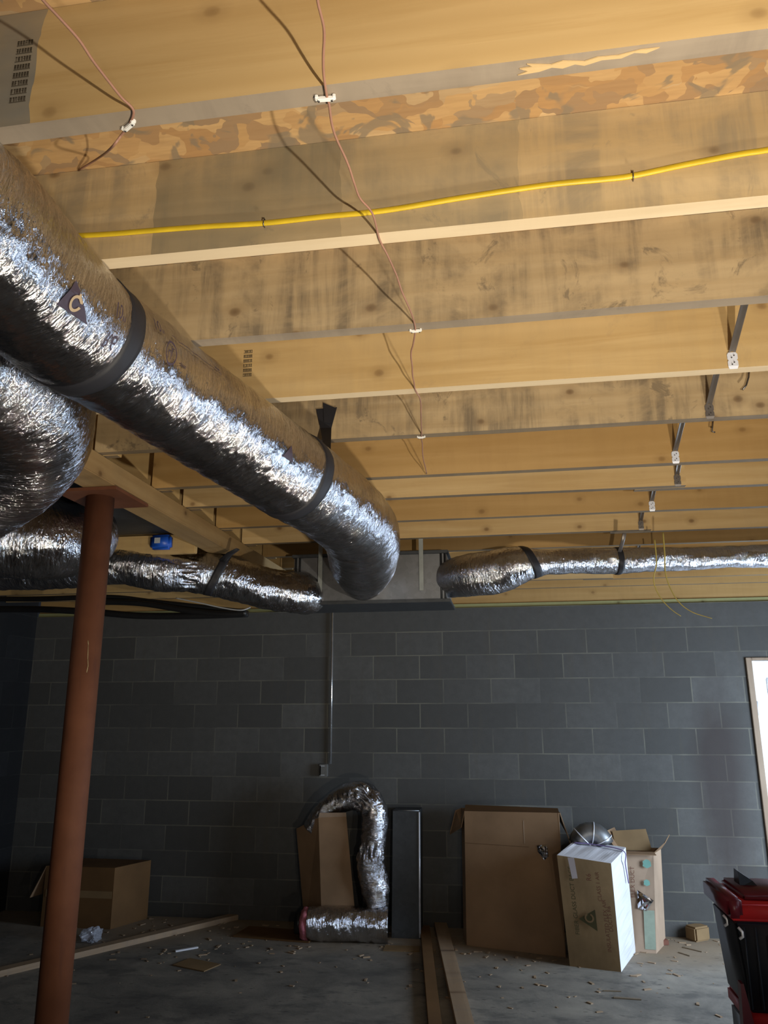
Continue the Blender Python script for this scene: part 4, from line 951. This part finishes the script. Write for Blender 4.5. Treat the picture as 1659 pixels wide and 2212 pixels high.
mG, DG = duct([Pa, Pa.lerp(Pb, 0.33), Pa.lerp(Pb, 0.66), Pb], [rG*0.97, rG, rG*0.98, rG], 'foil_jacket', M['foil2'], seg=90, step=0.006, seed=61, amp=2.0, parent=dG, caps=True)
bm = bmesh.new(); ax = (Pa-Pb).normalized()
rings = tube(bm, [Pa-ax*0.01, Pa+ax*0.03, Pa+ax*0.055, Pa+ax*0.06], [0.108, 0.112, 0.095, 0.05], 40)
for v in bm.verts: v.co += Vector((noise.noise(v.co*25), noise.noise(v.co*25+Vector((9, 0, 0))), noise.noise(v.co*25+Vector((0, 9, 0)))))*0.016
obj('insulation_end', bm, M['pink'], dG, True)['label'] = 'ragged pink insulation'
bm = bmesh.new(); tube(bm, [Pa+ax*0.045, Pa+ax*0.10], [0.075, 0.075], 30); obj('inner_liner', bm, M['black'], dG, True)

# brown carton behind the post
c0 = gz(78, 2003); c1 = gz(238, 2008); zt = aty(90, 1870, c1.y).z
bx = empty('low_carton', (c0+c1)/2, 'low brown cardboard carton on the floor behind the red post', 'box')
bm = bmesh.new(); A = Vector((c0.x+0.02, c1.y, FZ)); B = Vector((c1.x, c1.y, FZ)); dd = Vector((0.14, 0.36, 0))
hexa(bm, [A, B, B+dd, A+dd, Vector((A.x, A.y, zt)), Vector((B.x, B.y, zt)), Vector((B.x, B.y, zt))+dd, Vector((A.x, A.y, zt))+dd]); bmesh.ops.recalc_face_normals(bm, faces=bm.faces)
obj('carton_body', bm, M['card_dark'], bx)
flap([Vector((A.x, A.y, zt)), Vector((A.x, A.y, zt))+dd, Vector((A.x-0.13, A.y, zt-0.22))+dd, Vector((A.x-0.12, A.y, zt-0.24))], parent=bx)
bm = bmesh.new(); box(bm, A.x+0.02, B.x-0.01, c1.y-0.003, c1.y-0.0005, (FZ+zt)/2-0.003, (FZ+zt)/2+0.05); obj('tape_strip', bm, M['card_gold'], bx)

# lumber on the floor
def plank(P0, P1, w_, h_, mat, lab, name='lumber_plank', roll=0.0):
    P0, P1 = Vector(P0), Vector(P1); d = (P1-P0); L = d.length; mid = (P0+P1)/2
    bm = bmesh.new(); box(bm, -L/2, L/2, -w_/2, w_/2, -h_/2, h_/2, 0.003); o = obj(name, bm, M[mat]); o.location = mid
    o.rotation_euler = Vector((1, 0, 0)).rotation_difference(d.normalized()).to_euler(); return tag(o, lab, 'lumber')
h2 = 0.038
plank(gz(-60, 2121)+Vector((0, 0, h2/2)), gz(508, 1985)+Vector((0, 0, h2/2)), 0.089, h2, 'floor_wood', 'long narrow board lying on the floor at the left')
plank(gz(945, 1998)+Vector((0.02, 0, h2/2)), gz(1030, 2330)+Vector((0, 0, h2/2)), 0.10, h2, 'floor_wood', 'board on the floor running toward the camera in the middle')
plank(gz(918, 2010)+Vector((0.0, 0, 0.02)), gz(950, 2330)+Vector((0, 0, 0.02)), 0.075, 0.036, 'card_dark', 'darker board lying just left of the middle board')
chunk('sawdust_board', 600, 2020, 0.62, 0.28, 0.012, -0.12, 'card_dark', 'thin brown board flat on the floor left of the foil duct', 'board')
chunk('flat_cardboard', 868, 2050, 0.26, 0.13, 0.006, 0.05, 'card_gold', 'flat brown cardboard scrap in front of the sheet metal duct', 'cardboard')
chunk('paper_strip', 403, 2052, 0.17, 0.022, 0.01, 0.75, 'paper', 'thin white strip on the dark floor', 'scrap')
chunk('cardboard_scrap', 425, 2085, 0.28, 0.17, 0.006, -0.35, 'card_gold', 'torn brown cardboard scrap beside the thin white strip', 'cardboard')
# crumpled plastic
bm = bmesh.new(); c = gz(186, 2035); bmesh.ops.create_icosphere(bm, subdivisions=4, radius=0.075)
for v in bm.verts:
    v.co *= 1+0.5*noise.noise(v.co*22)+0.25*noise.noise(v.co*60); v.co.z = max(-0.04, v.co.z*0.75)
bmesh.ops.translate(bm, verts=bm.verts, vec=c+Vector((0.03, 0.03, 0.04))); tag(obj('crumpled_plastic', bm, M['film'], loc=c), 'crumpled clear plastic wrap beside the red post on the floor', 'plastic wrap')

# ------------------------------------------------------------------ tool chest at right edge
TY = -3.0
L0 = aty(1553, 2000, TY); zt = aty(1560, 1948, TY).z; x0 = aty(1549, 2000, TY).x+0.07; x1 = x0+0.50
tc = empty('tool_chest', (x0+0.25, TY+0.2, FZ), 'black and red plastic tool chest at the right edge', 'tool chest')
zl = aty(1560, 1988, TY).z; zm = aty(1590, 2192, TY).z
bm = bmesh.new()
hexa(bm, [(x0+0.03, TY+0.02, zm), (x1-0.03, TY+0.02, zm), (x1-0.03, TY+0.36, zm), (x0+0.03, TY+0.36, zm), (x0, TY, zl), (x1, TY, zl), (x1, TY+0.38, zl), (x0, TY+0.38, zl)])
bmesh.ops.bevel(bm, geom=bm.edges[:], offset=0.014, segments=3, affect='EDGES'); obj('chest_body', bm, M['tool_black'], tc, True)
bm = bmesh.new(); box(bm, x0+0.075, x0+0.085, TY-0.006, TY+0.03, zm+0.02, zl-0.02, 0.003); box(bm, x0+0.03, x0+0.04, TY-0.006, TY+0.03, zm+0.02, zl-0.02, 0.003); box(bm, x0+0.12, x0+0.40, TY-0.004, TY+0.02, zl-0.16, zl-0.05, 0.006); obj('body_rib', bm, M['tool_black'], tc, True)
bm = bmesh.new(); box(bm, x0-0.012, x1+0.012, TY-0.012, TY+0.39, zl, zt, 0.010); obj('lid_band', bm, M['tool_red'], tc, True)
bm = bmesh.new(); box(bm, x0-0.03, x0+0.035, TY-0.03, TY+0.395, zl+0.012, zt+0.022, 0.014); box(bm, x0+0.05, x1, TY+0.03, TY+0.38, zt-0.005, zt+0.028, 0.012); box(bm, x0+0.16, x1, TY-0.022, TY+0.06, zt-0.02, zt+0.018, 0.01); lidt = obj('lid_top', bm, M['tool_maroon'], tc, True); lidt['label'] = 'dark red ribbed lid'
bm = bmesh.new(); tube(bm, [(x0+0.19, TY+0.04, zt+0.03), (x0+0.19, TY+0.04, zt+0.052)], 0.016, 14); obj('lid_knob', bm, M['tool_red'], lidt, True)
bm = bmesh.new(); hexa(bm, [(x0+0.09, TY+0.20, zt+0.02), (x0+0.17, TY+0.20, zt+0.02), (x0+0.17, TY+0.30, zt+0.02), (x0+0.09, TY+0.30, zt+0.02), (x0+0.09, TY+0.22, zt+0.085), (x0+0.15, TY+0.22, zt+0.045), (x0+0.15, TY+0.28, zt+0.045), (x0+0.09, TY+0.28, zt+0.085)]); obj('handle_hinge', bm, M['tool_black'], tc)
bm = bmesh.new()
for (lx, ly, lz) in ((x0-0.004, TY+0.13, zl-0.03), (x0+0.02, TY-0.006, zl-0.045)):
    bm = bmesh.new(); c = Vector((lx, ly, lz)); tube(bm, [c+Vector((-0.008, 0, 0.022)), c+Vector((0.006, -0.006, 0.006)), c+Vector((0.006, -0.006, -0.012)), c+Vector((-0.006, 0, -0.022))], 0.006, 10); obj('metal_latch', bm, M['galv_bright'], tc, True)
bm = bmesh.new(); hexa(bm, [(x0-0.012, TY-0.02, zm-0.07), (x0+0.04, TY-0.02, zm-0.07), (x0+0.04, TY+0.03, zm-0.07), (x0-0.012, TY+0.03, zm-0.07), (x0-0.004, TY-0.018, zm+0.12), (x0+0.008, TY-0.018, zm+0.12), (x0+0.008, TY+0.03, zm+0.12), (x0-0.004, TY+0.03, zm+0.12)]); obj('side_latch', bm, M['tool_maroon'], tc)
bm = bmesh.new(); box(bm, x0+0.03, x1, TY-0.01, TY+0.38, zm-0.06, zm, 0.01); obj('lower_lid', bm, M['tool_red'], tc, True)
bm = bmesh.new(); box(bm, x0+0.035, x1-0.02, TY+0.0, TY+0.36, FZ, zm-0.06, 0.012); obj('lower_body', bm, M['tool_black'], tc, True)

# small debris scattered on the slab: nobody could count it
bm = bmesh.new(); rg = random.Random(5)
for k in range(420):
    x, y = rg.uniform(-3.0, 3.0), -abs(rg.gauss(0, 0.9))-0.05
    if y < -2.6: continue
    r = rg.uniform(0.003, 0.011); a = rg.uniform(0, PI); ln = r*rg.uniform(1, 3.2)
    c_, s_ = math.cos(a), math.sin(a); P = []
    for z in (FZ, FZ+r*0.6):
        for (u, v) in ((-ln, -r), (ln, -r*0.7), (ln*0.8, r), (-ln*0.9, r*0.8)): P.append((x+u*c_-v*s_, y+u*s_+v*c_, z))
    hexa(bm, P)
bmesh.ops.recalc_face_normals(bm, faces=bm.faces)
tag(obj('floor_grit', bm, M['floor_wood']), 'wood chips and grit scattered over the concrete floor', 'debris', kind='stuff')
